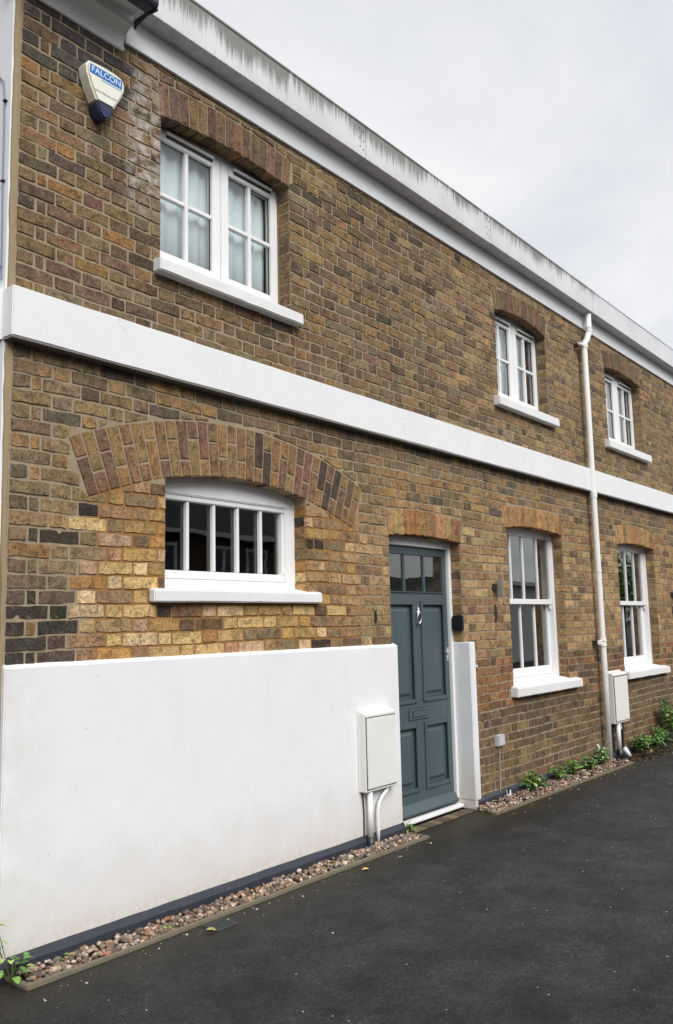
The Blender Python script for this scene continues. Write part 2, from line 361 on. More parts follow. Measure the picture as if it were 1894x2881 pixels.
def excl(x):
    """z intervals without wall brick in the column x"""
    out = []
    for n, x0, x1, zs, sp_, rise, th, sk, k in OPEN:
        cx, cz, r1, r2, a = ARCH[n]
        s = -1 if x < cx else 1
        xa, za, xb, zb = skewx(n, 0, s)
        if abs(x - cx) <= abs(xb - cx):
            hi = cz + math.sqrt(max(0, r2 * r2 - (x - cx) ** 2)) if n == 'W0' else za + (r2 - r1) + (soffit(n, x) - sp_ if abs(x - cx) <= abs(xa - cx) else 0)
            if abs(x - cx) <= abs(xa - cx): lo = cz + math.sqrt(max(0, r1 * r1 - (x - cx) ** 2))
            else: lo = za + (abs(x - xa) / max(1e-6, abs(xb - xa))) * (zb - za)
            if x0 <= x <= x1: lo = min(lo, zs - .06)
            out.append((lo, hi + .009))
        elif x0 <= x <= x1: out.append((zs, sp_))
    out.append((1.44, 1.695))
    if x < 5.36: out.append((-9, -.20))
    if 6.40 < x < 6.505: out.append((-9, -.20))
    return out

# --- mortar slab with the openings cut through (real reveals)
bm = bmesh.new()
def loop(pts):
    vs = [bm.verts.new((x, .0015, z)) for x, z in pts]; [bm.edges.new((vs[i], vs[(i + 1) % len(vs)])) for i in range(len(vs))]
loop([(XL - .012, GZ - .05), (XR, GZ - .05), (XR, ZT), (XL - .012, ZT)])
for n, x0, x1, zs, sp_, rise, th, sk, k in OPEN:
    M = 14; loop([(x0, zs - .04), (x1, zs - .04)] + [(x1 + (x0 - x1) * i / M, soffit(n, x1 + (x0 - x1) * i / M)) for i in range(M + 1)])
bmesh.ops.triangle_fill(bm, edges=bm.edges[:], use_beauty=True)
for f in list(bm.faces):                      # drop fills of the openings
    c = f.calc_center_median()
    if any(x0 < c.x < x1 and zs - .04 < c.z < soffit(n, c.x) for n, x0, x1, zs, *_ in OPEN): bm.faces.remove(f)
ex = bmesh.ops.extrude_face_region(bm, geom=bm.faces[:])
for v in [v for v in ex['geom'] if isinstance(v, bmesh.types.BMVert)]: v.co.y = .24
bmesh.ops.recalc_face_normals(bm, faces=bm.faces)
me = bpy.data.meshes.new('wall'); bm.to_mesh(me); bm.free(); me.materials.append(MORTAR.m)
wall = hp(link('wall', me))
def wp(o): o.parent = wall; return o

# --- brick colours by where they sit in the photograph's wall (clay sorts, kiln-dark ends, later yellow infill)
def pick(tbl, r):
    t = r.random() * sum(w for w, _ in tbl)
    for w_, c in tbl:
        t -= w_
        if t <= 0: return c
    return tbl[-1][1]
UP = [(5, (118, 95, 70)), (4, (106, 86, 66)), (3, (134, 106, 72)), (2, (92, 77, 62)), (1.2, (112, 90, 76)), (1.2, (140, 110, 76)), (2, (120, 106, 84)), (1.0, (72, 62, 58)), (1.2, (126, 96, 80))]
UPR = [(5, (130, 108, 80)), (4, (120, 98, 72)), (3, (146, 120, 84)), (1.6, (98, 82, 68)), (1.5, (124, 100, 84)), (1.5, (156, 122, 80)), (1, (82, 70, 62)), (2, (134, 116, 92))]
MID = [(4, (130, 108, 80)), (3, (112, 96, 76)), (3, (146, 112, 74)), (1.5, (100, 86, 72)), (1, (122, 100, 84)), (2, (150, 118, 78)), (.6, (80, 72, 66))]
YEL = [(5, (192, 160, 110)), (4, (170, 135, 86)), (3, (202, 174, 134)), (2, (138, 114, 86)), (2.5, (186, 152, 122)), (2, (176, 130, 78)), (1.5, (62, 53, 46)), (1.5, (150, 118, 84)), (1.5, (168, 128, 98)), (1, (112, 88, 66))]
RGT = [(5, (142, 114, 80)), (3, (126, 101, 74)), (3, (158, 130, 92)), (2, (118, 94, 72)), (2, (142, 110, 82)), (1, (98, 78, 62)), (1.5, (170, 142, 104))]
RED = [(5, (132, 92, 66)), (3, (146, 104, 70)), (2, (112, 80, 62)), (2, (150, 116, 76)), (1, (84, 66, 58))]
LOW = [(5, (112, 88, 66)), (4, (100, 80, 62)), (3, (124, 100, 72)), (1.5, (90, 74, 62)), (1.5, (132, 108, 74)), (1, (112, 90, 78))]
DRK = [(4, (62, 56, 52)), (3, (78, 68, 62)), (2, (94, 80, 70)), (1, (52, 48, 46))]
def bcol(x, z, r):
    if z > 1.6:
        t = UPR if r.random() < min(1, max(0, (x - 5.5) / 2)) else UP
        if x < 2.9 and z > 3.02 and r.random() < .85: t = [(4, (84, 78, 74)), (3, (74, 68, 66)), (1, (96, 84, 76))]
        if x < 2.85 and z < 3.02 and r.random() < .5: t = [(3, (126, 98, 68)), (2, (102, 82, 72)), (2, (112, 94, 70)), (1, (150, 112, 66)), (1, (110, 80, 72))]
    else:
        inside = abs(x - 3.78) < 1.16 and z < AC[1] + math.sqrt(AR1 ** 2 - (x - 3.78) ** 2)
        if inside or (2.75 < x < 4.98 and z < .7): t = YEL if (x < 4.5 or r.random() < .5) and (x > 3.0 or r.random() < .85) else RGT
        elif x < 2.8 and z < .2: t = DRK if r.random() < .75 else MID
        elif x < 2.8: t = MID if r.random() < .93 else DRK
        elif z < -.75: t = LOW
        elif z < -.35 and x > 6.4: t = RED if x < 7.3 else (LOW if r.random() < .5 else RED)
        elif z > 1.0: t = MID
        else: t = RGT
    c = pick(t, r); k = r.uniform(.93, 1.08) * (1.09 if t is RGT else 1.04 if t is MID or t is RED or t is UPR else 1.0); mean = [sum(w_ * q[i] for w_, q in t) / sum(w_ for w_, q in t) for i in range(3)]
    f = .8 if t not in (YEL, DRK) else 1.05; c = [mean[i] + (c[i] - mean[i]) * f for i in range(3)]; lum = .3 * c[0] + .6 * c[1] + .1 * c[2]; c = [(lum + (v - lum) * .90) * q for v, q in zip(c, (1.03, 1.025, .985))]
    return lin(*(min(255, v * k + r.uniform(-3, 3)) for v in c))

# --- brick shape: an uneven face with chipped arrises, edges let into the mortar
def brick(b, us, zb, zt, fr, col, r, ch=.0055, proud=.003, back=.013):
    """us, zb, zt: columns of the outline; fr(u, z, d) -> world, d>0 goes into the wall"""
    n = len(us); L = us[-1] - us[0]
    c1 = min(ch, L * .3); U = [us[0], us[0] + c1] + list(us[1:-1]) + [us[-1] - c1, us[-1]]
    ZB = [zb[0], zb[0]] + list(zb[1:-1]) + [zb[-1], zb[-1]]; ZTt = [zt[0], zt[0]] + list(zt[1:-1]) + [zt[-1], zt[-1]]
    tu, tz = r.uniform(-.010, .010), r.uniform(-.02, .02); p0 = proud + r.uniform(-.0015, .003); m = len(U); uc = (us[0] + us[-1]) / 2
    vs = []
    for i in range(m):
        h = ZTt[i] - ZB[i]; c = min(ch, h * .3)
        jb, jt = r.uniform(-.0045, .0035), r.uniform(-.0035, .0045)
        for j, z in enumerate((ZB[i] + jb, ZB[i] + c + jb, ZTt[i] - c + jt, ZTt[i] + jt)):
            edge = i in (0, m - 1) or j in (0, 3)
            d = back if edge else -(p0 + tu * (U[i] - uc) + tz * (z - (ZB[i] + ZTt[i]) / 2)) + r.uniform(-.001, .001) + (r.random() < .08) * .003
            cn = r.uniform(.001, .0055) if (i in (0, m - 1) and j in (0, 3)) else 0
            vs.append(fr(U[i] + r.uniform(-.0024, .0024) * (i in (0, 1, m - 2, m - 1)) + (cn if i == 0 else -cn), z + (cn if j == 0 else -cn), d))
    fs = [(i * 4 + j, (i + 1) * 4 + j, (i + 1) * 4 + j + 1, i * 4 + j + 1) for i in range(m - 1) for j in range(3)]
    b.add(vs, fs, col)

FRONT = lambda u, z, d: (u, d, z)
specs = []                                     # (area, us, zb, zt, frame, colour)
CO = .0762; J = .0034
def spec(us, zb, zt, fr, col):
    P = [proj(*fr(us[0], zb[0], 0)), proj(*fr(us[-1], zb[-1], 0)), proj(*fr(us[-1], zt[-1], 0)), proj(*fr(us[0], zt[0], 0))]
    ar = abs(sum(P[i][0] * P[(i + 1) % 4][1] - P[(i + 1) % 4][0] * P[i][1] for i in range(4))) / 2
    cx, cy = sum(p[0] for p in P) / 4, sum(p[1] for p in P) / 4
    if not (0 < cx < 1894 and 0 < cy < 2881): ar *= .01
    specs.append((ar, us, zb, zt, fr, col))
courses = [(CO * (k + .80), k) for k in range(-22, 19)] + [(1.697 + CO * k, k + 101) for k in range(0, 23)]
for z0, k in courses:
    z1 = min(z0 + CO, ZT - .005)
    if z1 < GZ or z1 - z0 < .03 or (z0 < 1.6 and z1 > 1.446 + .03 and z0 > 1.40): continue
    if z0 < 1.6: z1 = min(z1, 1.436)
    if z1 - z0 < .025: continue
    x = XL + .006; cuts = [x]; i = 0
    seq = [.2286, .1145] if k % 2 == 0 else [.1145, .2286]
    if k % 2: x += .108; cuts.append(x); x += .062; cuts.append(x); seq = [.2286, .1145]
    while x < XR: x += seq[i % 2]; i += 1; cuts.append(x + R.uniform(-.010, .010))
    for n, x0, x1, zs, sp_, *_ in OPEN:
        if z0 < (sp_ if n != 'W0' else .85) - .01 and z1 > zs:
            cuts = [c for c in cuts if not (x0 - .05 < c < x1 + .05)] + [x0, x1]
    if z0 < -.2: cuts = [c for c in cuts if not (5.3 < c < 6.53)] + [6.510]
    cuts = sorted(set(cuts))
    wob = R.uniform(-.002, .002); ph = R.uniform(0, 6)
    for a_, b_ in zip(cuts, cuts[1:]):
        ua, ub = a_ + J + R.uniform(-.001, .001), b_ - J + R.uniform(-.001, .001)
        if a_ in [o[2] for o in OPEN]: ua = a_ - .002
        if b_ in [o[1] for o in OPEN]: ub = b_ + .002
        if ub - ua < .025: continue
        nc = 5 if ub - ua > .15 else 4
        us = [ua + (ub - ua) * t / (nc - 1) for t in range(nc)]; cols = []
        for u in us:
            wv = lambda zz: .0045 * math.sin(u * 1.9 + zz * 2.3) + .003 * math.sin(u * 4.7 - zz * 5.1 + 1.3); lo, hi = z0 + J + wv(z0) + wob, z1 - J + wv(z1) + wob
            for e0, e1 in excl(min(max(u, a_ + .003), b_ - .003)):
                if e0 <= lo + .004 and e1 >= hi - .004: lo = hi
                elif e0 <= lo < e1: lo = e1
                elif e0 < hi <= e1: hi = e0 - .006
            cols.append((u, lo, hi))
        run = []
        for c in cols + [None]:
            if c and c[2] - c[1] > .018: run.append(c)
            else:
                if len(run) >= 2 and run[-1][0] - run[0][0] > .025:
                    spec([q[0] for q in run], [q[1] for q in run], [q[2] for q in run], FRONT, bcol((a_ + b_) / 2, (z0 + z1) / 2, R))
                run = []
    # jamb bricks in the reveals
    for n, x0, x1, zs, sp_, *_ in OPEN:
        if z0 >= zs - .03 and z1 <= (soffit(n, x0) if n == 'W0' else sp_) + .03:
            for side, xe in ((1, x1), (-1, x0)):
                if n == 'D' and side == 1 and z1 < -.16: continue
                if n == 'D' and side == -1 and z1 < -.16: continue
                fr = (lambda xe, side: lambda u, z, d: (xe + side * d, u, z))(xe, side)
                spec([.004, .04, .075, .107], [z0 + J] * 4, [min(z1, (soffit(n, xe) if n == 'W0' else sp_)) - J] * 4, fr, bcol(xe + side * .02, (z0 + z1) / 2, R))
specs.sort(key=lambda s: -s[0])
rest = mb()
for i, (ar, us, zb, zt, fr, col) in enumerate(specs):
    if i < 300:
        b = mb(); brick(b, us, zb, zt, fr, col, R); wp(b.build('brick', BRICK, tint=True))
    else: brick(rest, us, zb, zt, fr, col, R)
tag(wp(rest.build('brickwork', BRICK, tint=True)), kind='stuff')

# --- arches: every voussoir a piece of its own
TAN = [(4, (164, 127, 84)), (3, (174, 138, 94)), (2, (148, 112, 76)), (1.5, (156, 115, 74)), (1, (138, 100, 70))]
BRN = [(4, (116, 94, 72)), (3, (108, 88, 70)), (2, (126, 102, 78)), (1, (100, 80, 68))]
OLD = [(4, (134, 104, 76)), (3, (146, 113, 76)), (3, (120, 93, 75)), (2, (108, 84, 68)), (1.5, (124, 92, 76)), (1, (80, 68, 60)), (1.5, (138, 114, 78))]
def voussoir(q, col, r, depth=.11, ch=.004, ragged=.0):
    """q: four corners (x,z): inner-left, inner-right, outer-right, outer-left"""
    b = mb(); cx, cz = sum(p[0] for p in q) / 4, sum(p[1] for p in q) / 4
    q = [(x + r.uniform(-.0015, .0015), z + r.uniform(-.0015, .0015) - (ragged * r.random() if i < 2 else 0)) for i, (x, z) in enumerate(q)]
    inn = []
    for x, z in q:
        d = math.hypot(x - cx, z - cz); inn.append((x + (cx - x) / d * ch * 1.3, z + (cz - z) / d * ch * 1.3))
    p = .003 + r.uniform(-.001, .003)
    vs = [(x, -p + r.uniform(-.001, .001), z) for x, z in inn] + [(x, .004 - p, z) for x, z in q] + [(x, depth, z) for x, z in q]
    fs = [(0, 1, 2, 3)] + [(i, i + 4, (i + 1) % 4 + 4, (i + 1) % 4) for i in range(4)] + [(i + 4, i + 8, (i + 1) % 4 + 8, (i + 1) % 4 + 4) for i in range(4)]
    b.add(vs, fs, col); return b
for n, x0, x1, zs, sp_, rise, th, sk, k in OPEN:
    arch = hp(empty('brick_arch')); cx, cz, r1, r2, a = ARCH[n]
    if n == 'W0':
        K = 31
        for i in range(K):
            t0, t1 = -a + 2 * a * i / K, -a + 2 * a * (i + 1) / K; g0 = .0058 / AR1
            rm = r1 + (.105 if i % 2 else .215) + R.uniform(-.012, .012)
            for ra, rb in ((r1, rm - .006), (rm + .006, r2)):
                pt = lambda r_, t: (cx + r_ * math.sin(t), cz + r_ * math.cos(t))
                o = voussoir([pt(ra, t0 + g0), pt(ra, t1 - g0), pt(rb, t1 - g0), pt(rb, t0 + g0)], lin(*pick(OLD, R)), R, .10 if ra == r1 else .05)
                o.build('arch_brick', BRICK, arch, tint=True)
    else:
        tbl = BRN if n in ('W1', 'W2', 'W3') else TAN
        for i in range(k):
            f0, f1 = i / k, (i + 1) / k; g0 = .0022 if n in ('D', 'L2', 'L3') else .004
            xb = lambda f: x0 + (x1 - x0) * f; xt = lambda f: (x0 - sk) + (x1 - x0 + 2 * sk) * f
            zb_ = lambda f: soffit(n, xb(f)); zt_ = lambda f: soffit(n, xb(f)) + th
            o = voussoir([(xb(f0) + g0, zb_(f0)), (xb(f1) - g0, zb_(f1)), (xt(f1) - g0, zt_(f1)), (xt(f0) + g0, zt_(f0))], lin(*(v * R.uniform(.94, 1.06) for v in pick(tbl, R))), R, .11, ragged=.012)
            o.build('arch_brick', BRICK, arch, tint=True)

# --- string course, fascia, eaves, cornice, corner fillet, flank
def wavy_strip(x0, x1, y0, y1, z0, z1, n, amp):
    b = mb(); P = []
    for i in range(n + 1):
        x = x0 + (x1 - x0) * i / n; j = lambda: R.uniform(-amp, amp)
        P += [(x, y1, z0), (x, y0 + j() * .6, z0 + j()), (x, y0 + j() * .6, z1 + j()), (x, y1, z1)]
    fs = [(i * 4 + k, i * 4 + (k + 1) % 4, (i + 1) * 4 + (k + 1) % 4, (i + 1) * 4 + k) for i in range(n) for k in range(4)] + [(3, 2, 1, 0), tuple(n * 4 + k for k in range(4))]
    return b.add(P, fs)
hp(wavy_strip(2.145, XR, -.074, .02, 1.438, 1.697, 60, .0022).build('string_course', BAND, bevel=.006, seg=2))
STN = mat_plain('shaded_stained_cement', (.17, .16, .145), .95, .1, .35, 30, bump=.4)
hp(wavy_strip(2.15, XR, -.070, .02, 1.4305, 1.4375, 60, .001).build('added_string_course_shade_slab', STN))  # added dark slab; the soffit's shade and grime are put into its colour
hp(mb().box(2.10, 2.16, .02, 2.2, 1.437, 1.697).build('string_course', BAND))
b = mb(); NZ = 60
prof = []
for i in range(NZ + 1):
    z = GZ + (ZT - GZ) * i / NZ; xo = 2.157 + R.uniform(-.004, .004) + .012 * max(0, min(1, (1.2 - z))); prof.append((xo, z))
vs = []
for x, z in prof: vs += [(x, .03, z), (x + .003, .002, z), (XL + R.uniform(-.004, .006), -.004 + R.uniform(0, .003), z), (XL + .012, .012, z)]
b.add(vs, [(i * 4 + k, i * 4 + k + 1, (i + 1) * 4 + k + 1, (i + 1) * 4 + k) for i in range(NZ) for k in range(3)])
GREYD = mat_plain('dark_seam', (.10, .095, .085), .8, .2)
FIL = mat_plain('sandy_mortar_fillet', lin(150, 134, 106), .95, .1, .25, 30, bump=.6)
hp(b.build('mortar_fillet', FIL))
b = mb()
ys = [0.012 + 6 * (i / 20) ** 2 for i in range(21)]
lowz = [.40 + R.uniform(-.03, .03) - .1 * (i % 3) for i in range(21)]
vs = []
for y, z in zip(ys, lowz): vs += [(2.150, y, z), (2.150, y, ZT + .4), (2.165, y, ZT + .4), (2.165, y, z)]
b.add(vs, [(i * 4 + k, i * 4 + (k + 1) % 4, (i + 1) * 4 + (k + 1) % 4, (i + 1) * 4 + k) for i in range(20) for k in range(4)] + [(0, 1, 2, 3), (83, 82, 81, 80)])
hp(b.build('side_wall_paint', FLANK))
b = mb().box(2.168, 2.30, .24, 6, GZ - .05, ZT + .4); b.box(2.160, 2.188, .02, .24, GZ - .05, 3.40); hp(b.build('side_wall', MORTAR))
sb = mb(); z = GZ; row = 0
while z < .42:
    for j in range(26):
        o_ = .07 + .2286 * j - .114 * (row % 2); brick(sb, [max(.05, o_), o_ + .07, o_ + .15, o_ + .2190], [z + .005] * 4, [z + .071] * 4, lambda u, zz, d: (2.150 + d, u, zz), bcol(2.3, .3, R), R)
    z += CO; row += 1
hp(sb.build('side_wall_bricks', BRICK, tint=True))
house.children[-1]['kind'] = 'stuff'

hp(mb().box(2.84, 10.886, -.022, .05, 3.402, 3.60).build('fascia_board', TRIM, bevel=.003))
hp(mb().box(10.892, XR, -.022, .05, 3.402, 3.60).build('fascia_board', TRIM, bevel=.003))
for xa, xb in ((2.845, 5.02), (5.026, 7.01), (7.016, 9.46), (9.466, XR)):
    b = mb(); jt = R.uniform(-.003, .003)
    b.prism([(-.144, 3.580 + jt), (-.144, 3.84), (-.150, 3.845), (-.150, 3.862 + jt), (.3, 3.875), (.3, 3.85), (-.13, 3.838), (-.13, 3.594), (.02, 3.594), (.02, 3.580 + jt)], 'x', xa, xb)
    hp(b.build('eaves_panel', EAVES, bevel=.002))
    rv = mb()
    for zr in (3.63, 3.70, 3.78):
        for dx in (.03, .075): rv.tube([(xb - dx, -.143, zr + dx * .3), (xb - dx, -.1465, zr + dx * .3)], .006, 8)
    if xb < 9: rv.build('rivet', IRON, house.children[-1])
hp(mb().box(XL, XR, .02, 6.0, 3.60, 3.83).build('roof', GREYW))
# moulded cornice on the left end, black gutter over it
CORN = [(.03, 3.345), (-.012, 3.345), (-.018, 3.352), (-.018, 3.372), (-.010, 3.380), (-.012, 3.40), (-.02, 3.425), (-.036, 3.444), (-.062, 3.458), (-.096, 3.466), (-.100, 3.470), (-.100, 3.528), (-.112, 3.532), (-.118, 3.538),
        (-.124, 3.536), (-.15, 3.528), (-.18, 3.520), (-.205, 3.512), (-.21, 3.56), (.03, 3.58)]
CORNP = mat_white('white_cornice_paint', (.82, .82, .82), .6, .35, .8, bump=.2)
hp(mb().prism(CORN, 'x', 2.10, 2.832).build('cornice', CORNP, bevel=.001, seg=1))
hp(mb().prism([(-.205, 3.50), (-.215, 3.485), (-.295, 3.475), (-.315, 3.49), (-.325, 3.60), (-.205, 3.60)], 'x', 2.08, 2.845).build('gutter', GUTTER, bevel=.006))
hp(mb().prism([(-.10, 3.445), (-.112, 3.462), (-.21, 3.478), (-.305, 3.462), (-.30, 3.50), (-.1, 3.50)], 'x', 2.834, 2.848).build('gutter_end', BLACKP, bevel=.002))

# --- white rendered lower wall with bitumen base strip
b = mb(); n = 26; P = []
for i in range(n + 1):
    x = 2.185 + (5.405 - 2.185) * i / n; j = lambda s=.0015: R.uniform(-s, s)
    P += [(x, .02, -1.52), (x, -.031 + j(), -1.470 + j()), (x, -.031 + j(), -.172 + j()), (x, -.024, -.160 + j()), (x, .02, -.146)]
b.add(P, [(i * 5 + k, i * 5 + (k + 1) % 5, (i + 1) * 5 + (k + 1) % 5, (i + 1) * 5 + k) for i in range(n) for k in range(5)] + [(4, 3, 2, 1, 0), tuple(n * 5 + k for k in range(5))])
hp(b.build('rendered_lower_wall', RENDER, bevel=.006))
hp(mb().box(5.372, 5.402, .0205, .11, -1.52, -.150).build('rendered_door_reveal', RENDER, bevel=.004))
b = mb(); n = 30; P = []
for i in range(n + 1):
    x = 2.18 + (5.407 - 2.18) * i / n; j = R.uniform(-.002, .002)
    P += [(x, .01, -1.62), (x, -.058 + j, -1.62), (x, -.055 + j, -1.500 + j), (x, -.032, -1.466 + j), (x, .01, -1.466)]
b.add(P, [(i * 5 + k, i * 5 + (k + 1) % 5, (i + 1) * 5 + (k + 1) % 5, (i + 1) * 5 + k) for i in range(n) for k in range(5)] + [(4, 3, 2, 1, 0), tuple(n * 5 + k for k in range(5))])
hp(b.build('base_strip', BLACK))
b = mb(); n = 50; P = []
for i in range(n + 1):
    x = 6.485 + (XR - 6.485) * i / n; j = R.uniform(-.003, .003); zt = -1.475
    P += [(x, .01, -1.62), (x, -.036 + j, -1.62), (x, -.034 + j, zt - .028 + j), (x, -.006, zt + j * 1.5), (x, .01, zt)]
b.add(P, [(i * 5 + k, i * 5 + (k + 1) % 5, (i + 1) * 5 + (k + 1) % 5, (i + 1) * 5 + k) for i in range(n) for k in range(5)] + [(4, 3, 2, 1, 0), tuple(n * 5 + k for k in range(5))])
hp(b.build('base_strip', BLACK))
hp(mb().box(6.424, 6.512, -.066, .118, -1.478, -.172).build('rendered_door_post', RENDER, bevel=.007, seg=3))
hp(mb().box(6.4225, 6.46, -.060, .115, -1.545, -1.4785).build('post_foot', RENDER))

# --- windows
def rect_frame(b, x0, x1, z0, z1, wl, wr, wb, wt, y0, y1):
    b.box(x0, x0 + wl, y0, y1, z0, z1); b.box(x1 - wr, x1, y0, y1, z0, z1)
    b.box(x0 + wl, x1 - wr, y0 + .0015, y1, z0, z0 + wb); b.box(x0 + wl, x1 - wr, y0 + .0015, y1, z1 - wt, z1)
def sill(par, x0, x1, z0, z1, yf, name='sill'):
    b = mb(); n = 12; P = []
    for i in range(n + 1):
        x = x0 + (x1 - x0) * i / n; j = lambda: R.uniform(-.002, .002)
        P += [(x, .11, z0), (x, yf + j() * .5, z0 + j()), (x, yf + j() * .5, z1 + j()), (x, .11, z1 + .035)]
    b.add(P, [(i * 4 + k, i * 4 + (k + 1) % 4, (i + 1) * 4 + (k + 1) % 4, (i + 1) * 4 + k) for i in range(n) for k in range(4)] + [(3, 2, 1, 0), tuple(n * 4 + k for k in range(4))])
    b.build(name, SILLM, par, bevel=.007)
def pane(par, x0, x1, z0, z1, y): mb().box(x0, x1, y, y + .004, z0, z1).build('pane', GLASS, par)
def casement(n, glass, bars, zg0, zbar, zg1, sx0, sx1, sz0, sz1):
    o = next(q for q in OPEN if q[0] == n); x0, x1, zs, sp_ = o[1:5]
    win = hp(empty('window'))
    b = mb(); rect_frame(b, x0 - .02, x1 + .02, zs - .03, sp_ + .1, .045, .045, .05, .10, .124, .19); b.build('window_frame', FRAME, win, bevel=.003)
    mid = (glass[1] + glass[2]) / 2
    for (ga, gb, sa, sb_, bar) in ((glass[0], glass[1], x0 + .012, mid - .002, bars[0]), (glass[2], glass[3], mid + .002, x1 - .012, bars[1])):
        b = mb(); rect_frame(b, sa, sb_, zs + .01, zg1 + .068, ga - sa, sb_ - gb, zg0 - zs - .01, .068, .112, .165); sash = b.build('sash', FRAME, win, bevel=.004)
        b = mb(); b.box(bar - .0145, bar + .0145, .118, .150, zg0, zg1); b.box(ga, bar - .0145, .1195, .150, zbar - .0135, zbar + .0135); b.box(bar + .0145, gb, .1195, .150, zbar - .0135, zbar + .0135)
        b.build('glazing_bar', FRAME, win, bevel=.003)
        b = mb(); rect_frame(b, ga - .002, gb + .002, zg0 - .002, zg1 + .002, .008, .008, .008, .008, .1335, .139); b.build('gasket', BLACKP, win)
        for pa, pb in ((ga, bar - .01), (bar + .01, gb)):
            for qa, qb in ((zg0, zbar - .01), (zbar + .01, zg1)): pane(win, pa, pb, qa, qb, .140)
        vx0, vx1 = sa + (sb_ - sa) * .20, sa + (sb_ - sa) * .88
        if n == 'W1' and sa < 3.3: vx0 = 3.245
        mb().box(vx0, vx1, .090, .114, zg1 + .046, zg1 + .062).build('trickle_vent', FRAME, win, bevel=.003)
        mb().box(vx0 + .01, vx1 - .005, .106, .1135, zg1 + .030, zg1 + .0458).build('vent_slot', BLACKP, win)
    sill(win, sx0, sx1, sz0, sz1, -.070)
    return win
casement('W1', (3.200, 3.643, 3.792, 4.203), (3.428, 3.995), 2.295, 2.667, 3.022, 3.068, 4.335, 2.072, 2.150)
casement('W2', (7.362, 7.772, 7.946, 8.332), (7.567, 8.135), 2.275, 2.635, 2.985, 7.183, 8.516, 2.052, 2.140)
casement('W3', (10.165, 10.622, 10.795, 11.245), (10.395, 11.025), 2.275, 2.635, 3.015, 9.928, 11.414, 2.052, 2.145)
# kitchen window: one row of five panes under an arched head board
win = hp(empty('window')); x0, x1 = 3.165, 4.395
b = mb(); ysf = .104
b.box(x0 - .02, x0 + .072, ysf, .17, .20, .95); b.box(4.300, x1 + .02, ysf, .17, .20, .95); b.box(x0 + .072, 4.300, ysf + .004, .17, .225, .29); b.box(x0 + .072, 4.300, ysf + .012, .17, .29, .343)
b.build('window_frame', FRAME, win, bevel=.005)
b = mb(); M = 14; top = [(x1 + (x0 - x1) * i / M, soffit('W0', x1 + (x0 - x1) * i / M) + .01) for i in range(M + 1)]
b.prism([(x0, .805), (x1, .805)] + top, 'y', ysf - .004, .15); b.build('head_board', FRAME, win)
mb().box(x0 + .01, 4.37, ysf - .001, .15, .797, .803).build('joint_shadow_gap', GREYW, win)
mb().box(x0 + .0725, 4.2995, ysf + .006, .17, .765, .797).build('head_rail', FRAME, win, bevel=.003)
gx = [3.237, 3.428, 3.451, 3.645, 3.668, 3.852, 3.875, 4.066, 4.089, 4.275]
for i in range(5):
    pane(win, gx[2 * i] - .004, gx[2 * i + 1] + .004, .338, .77, .146)
    if i < 4: mb().box(gx[2 * i + 1], gx[2 * i + 2], ysf + .014, .149, .3432, .7648).build('glazing_bar', FRAME, win, bevel=.004)
mb().box(4.275, 4.2998, ysf + .014, .165, .3434, .7646).build('stop_bead', FRAME, win, bevel=.002)
sill(win, 3.053, 4.502, .148, .217, -.050)
# sash windows
def sash_window(n, bu, bl, gr_u, gr_l, sx0, sx1, sz0, sz1):
    o = next(q for q in OPEN if q[0] == n); x0, x1, zs, sp_ = o[1:5]; win = hp(empty('window'))
    b = mb(); b.box(x0 - .02, x0 + .055, .115, .24, zs - .02, sp_ + .06); b.box(x1 - .050, x1 + .02, .115, .24, zs - .02, sp_ + .06); b.box(x0 + .055, x1 - .05, .117, .24, .868, sp_ + .06)
    b.box(x0 + .055, x1 - .05, .112, .24, zs + .005, zs + .062); b.build('box_frame', FRAME, win, bevel=.004)
    su = mb(); xa, xb = x0 + .056, x1 - .051
    rect_frame(su, xa, xb, .163, .867, .03, xb - gr_u, .052, .022, .128, .162); su.build('upper_sash', FRAME, win, bevel=.003)
    for x in (xb - .012, ):
        mb().box(xb - .04, xb - .004, .130, .160, .110, .1625).build('sash_horn', FRAME, win, bevel=.008)
    ws = [xa + .03] + list(bu) + [gr_u]
    for i in range(len(ws) - 1):
        pane(win, ws[i], ws[i + 1], .21, .85, .146)
        if i: mb().box(ws[i] - .011, ws[i] + .011, .132, .158, .2152, .8448).build('glazing_bar', FRAME, win, bevel=.003)
    lo = mb(); rect_frame(lo, xa, xb, zs + .064, .205, .03, xb - gr_l, .085, .04, .166, .202); lo.build('lower_sash', FRAME, win, bevel=.003)
    ws = [xa + .03] + list(bl) + [gr_l]
    for i in range(len(ws) - 1):
        pane(win, ws[i], ws[i + 1], zs + .14, .17, .184)
        if i: mb().box(ws[i] - .012, ws[i] + .012, .170, .196, zs + .1495, .1648).build('glazing_bar', FRAME, win, bevel=.003)
    sill(win, sx0, sx1, sz0, sz1, -.075)
sash_window('L2', (7.625, 7.893, 8.210), (7.56, 7.858, 8.170), 8.485, 8.46, 7.245, 8.715, -.700, -.616)
sash_window('L3', (10.43, 10.735, 11.03), (10.36, 10.655, 10.972), 11.29, 11.27, 10.06, 11.535, -.712, -.632)

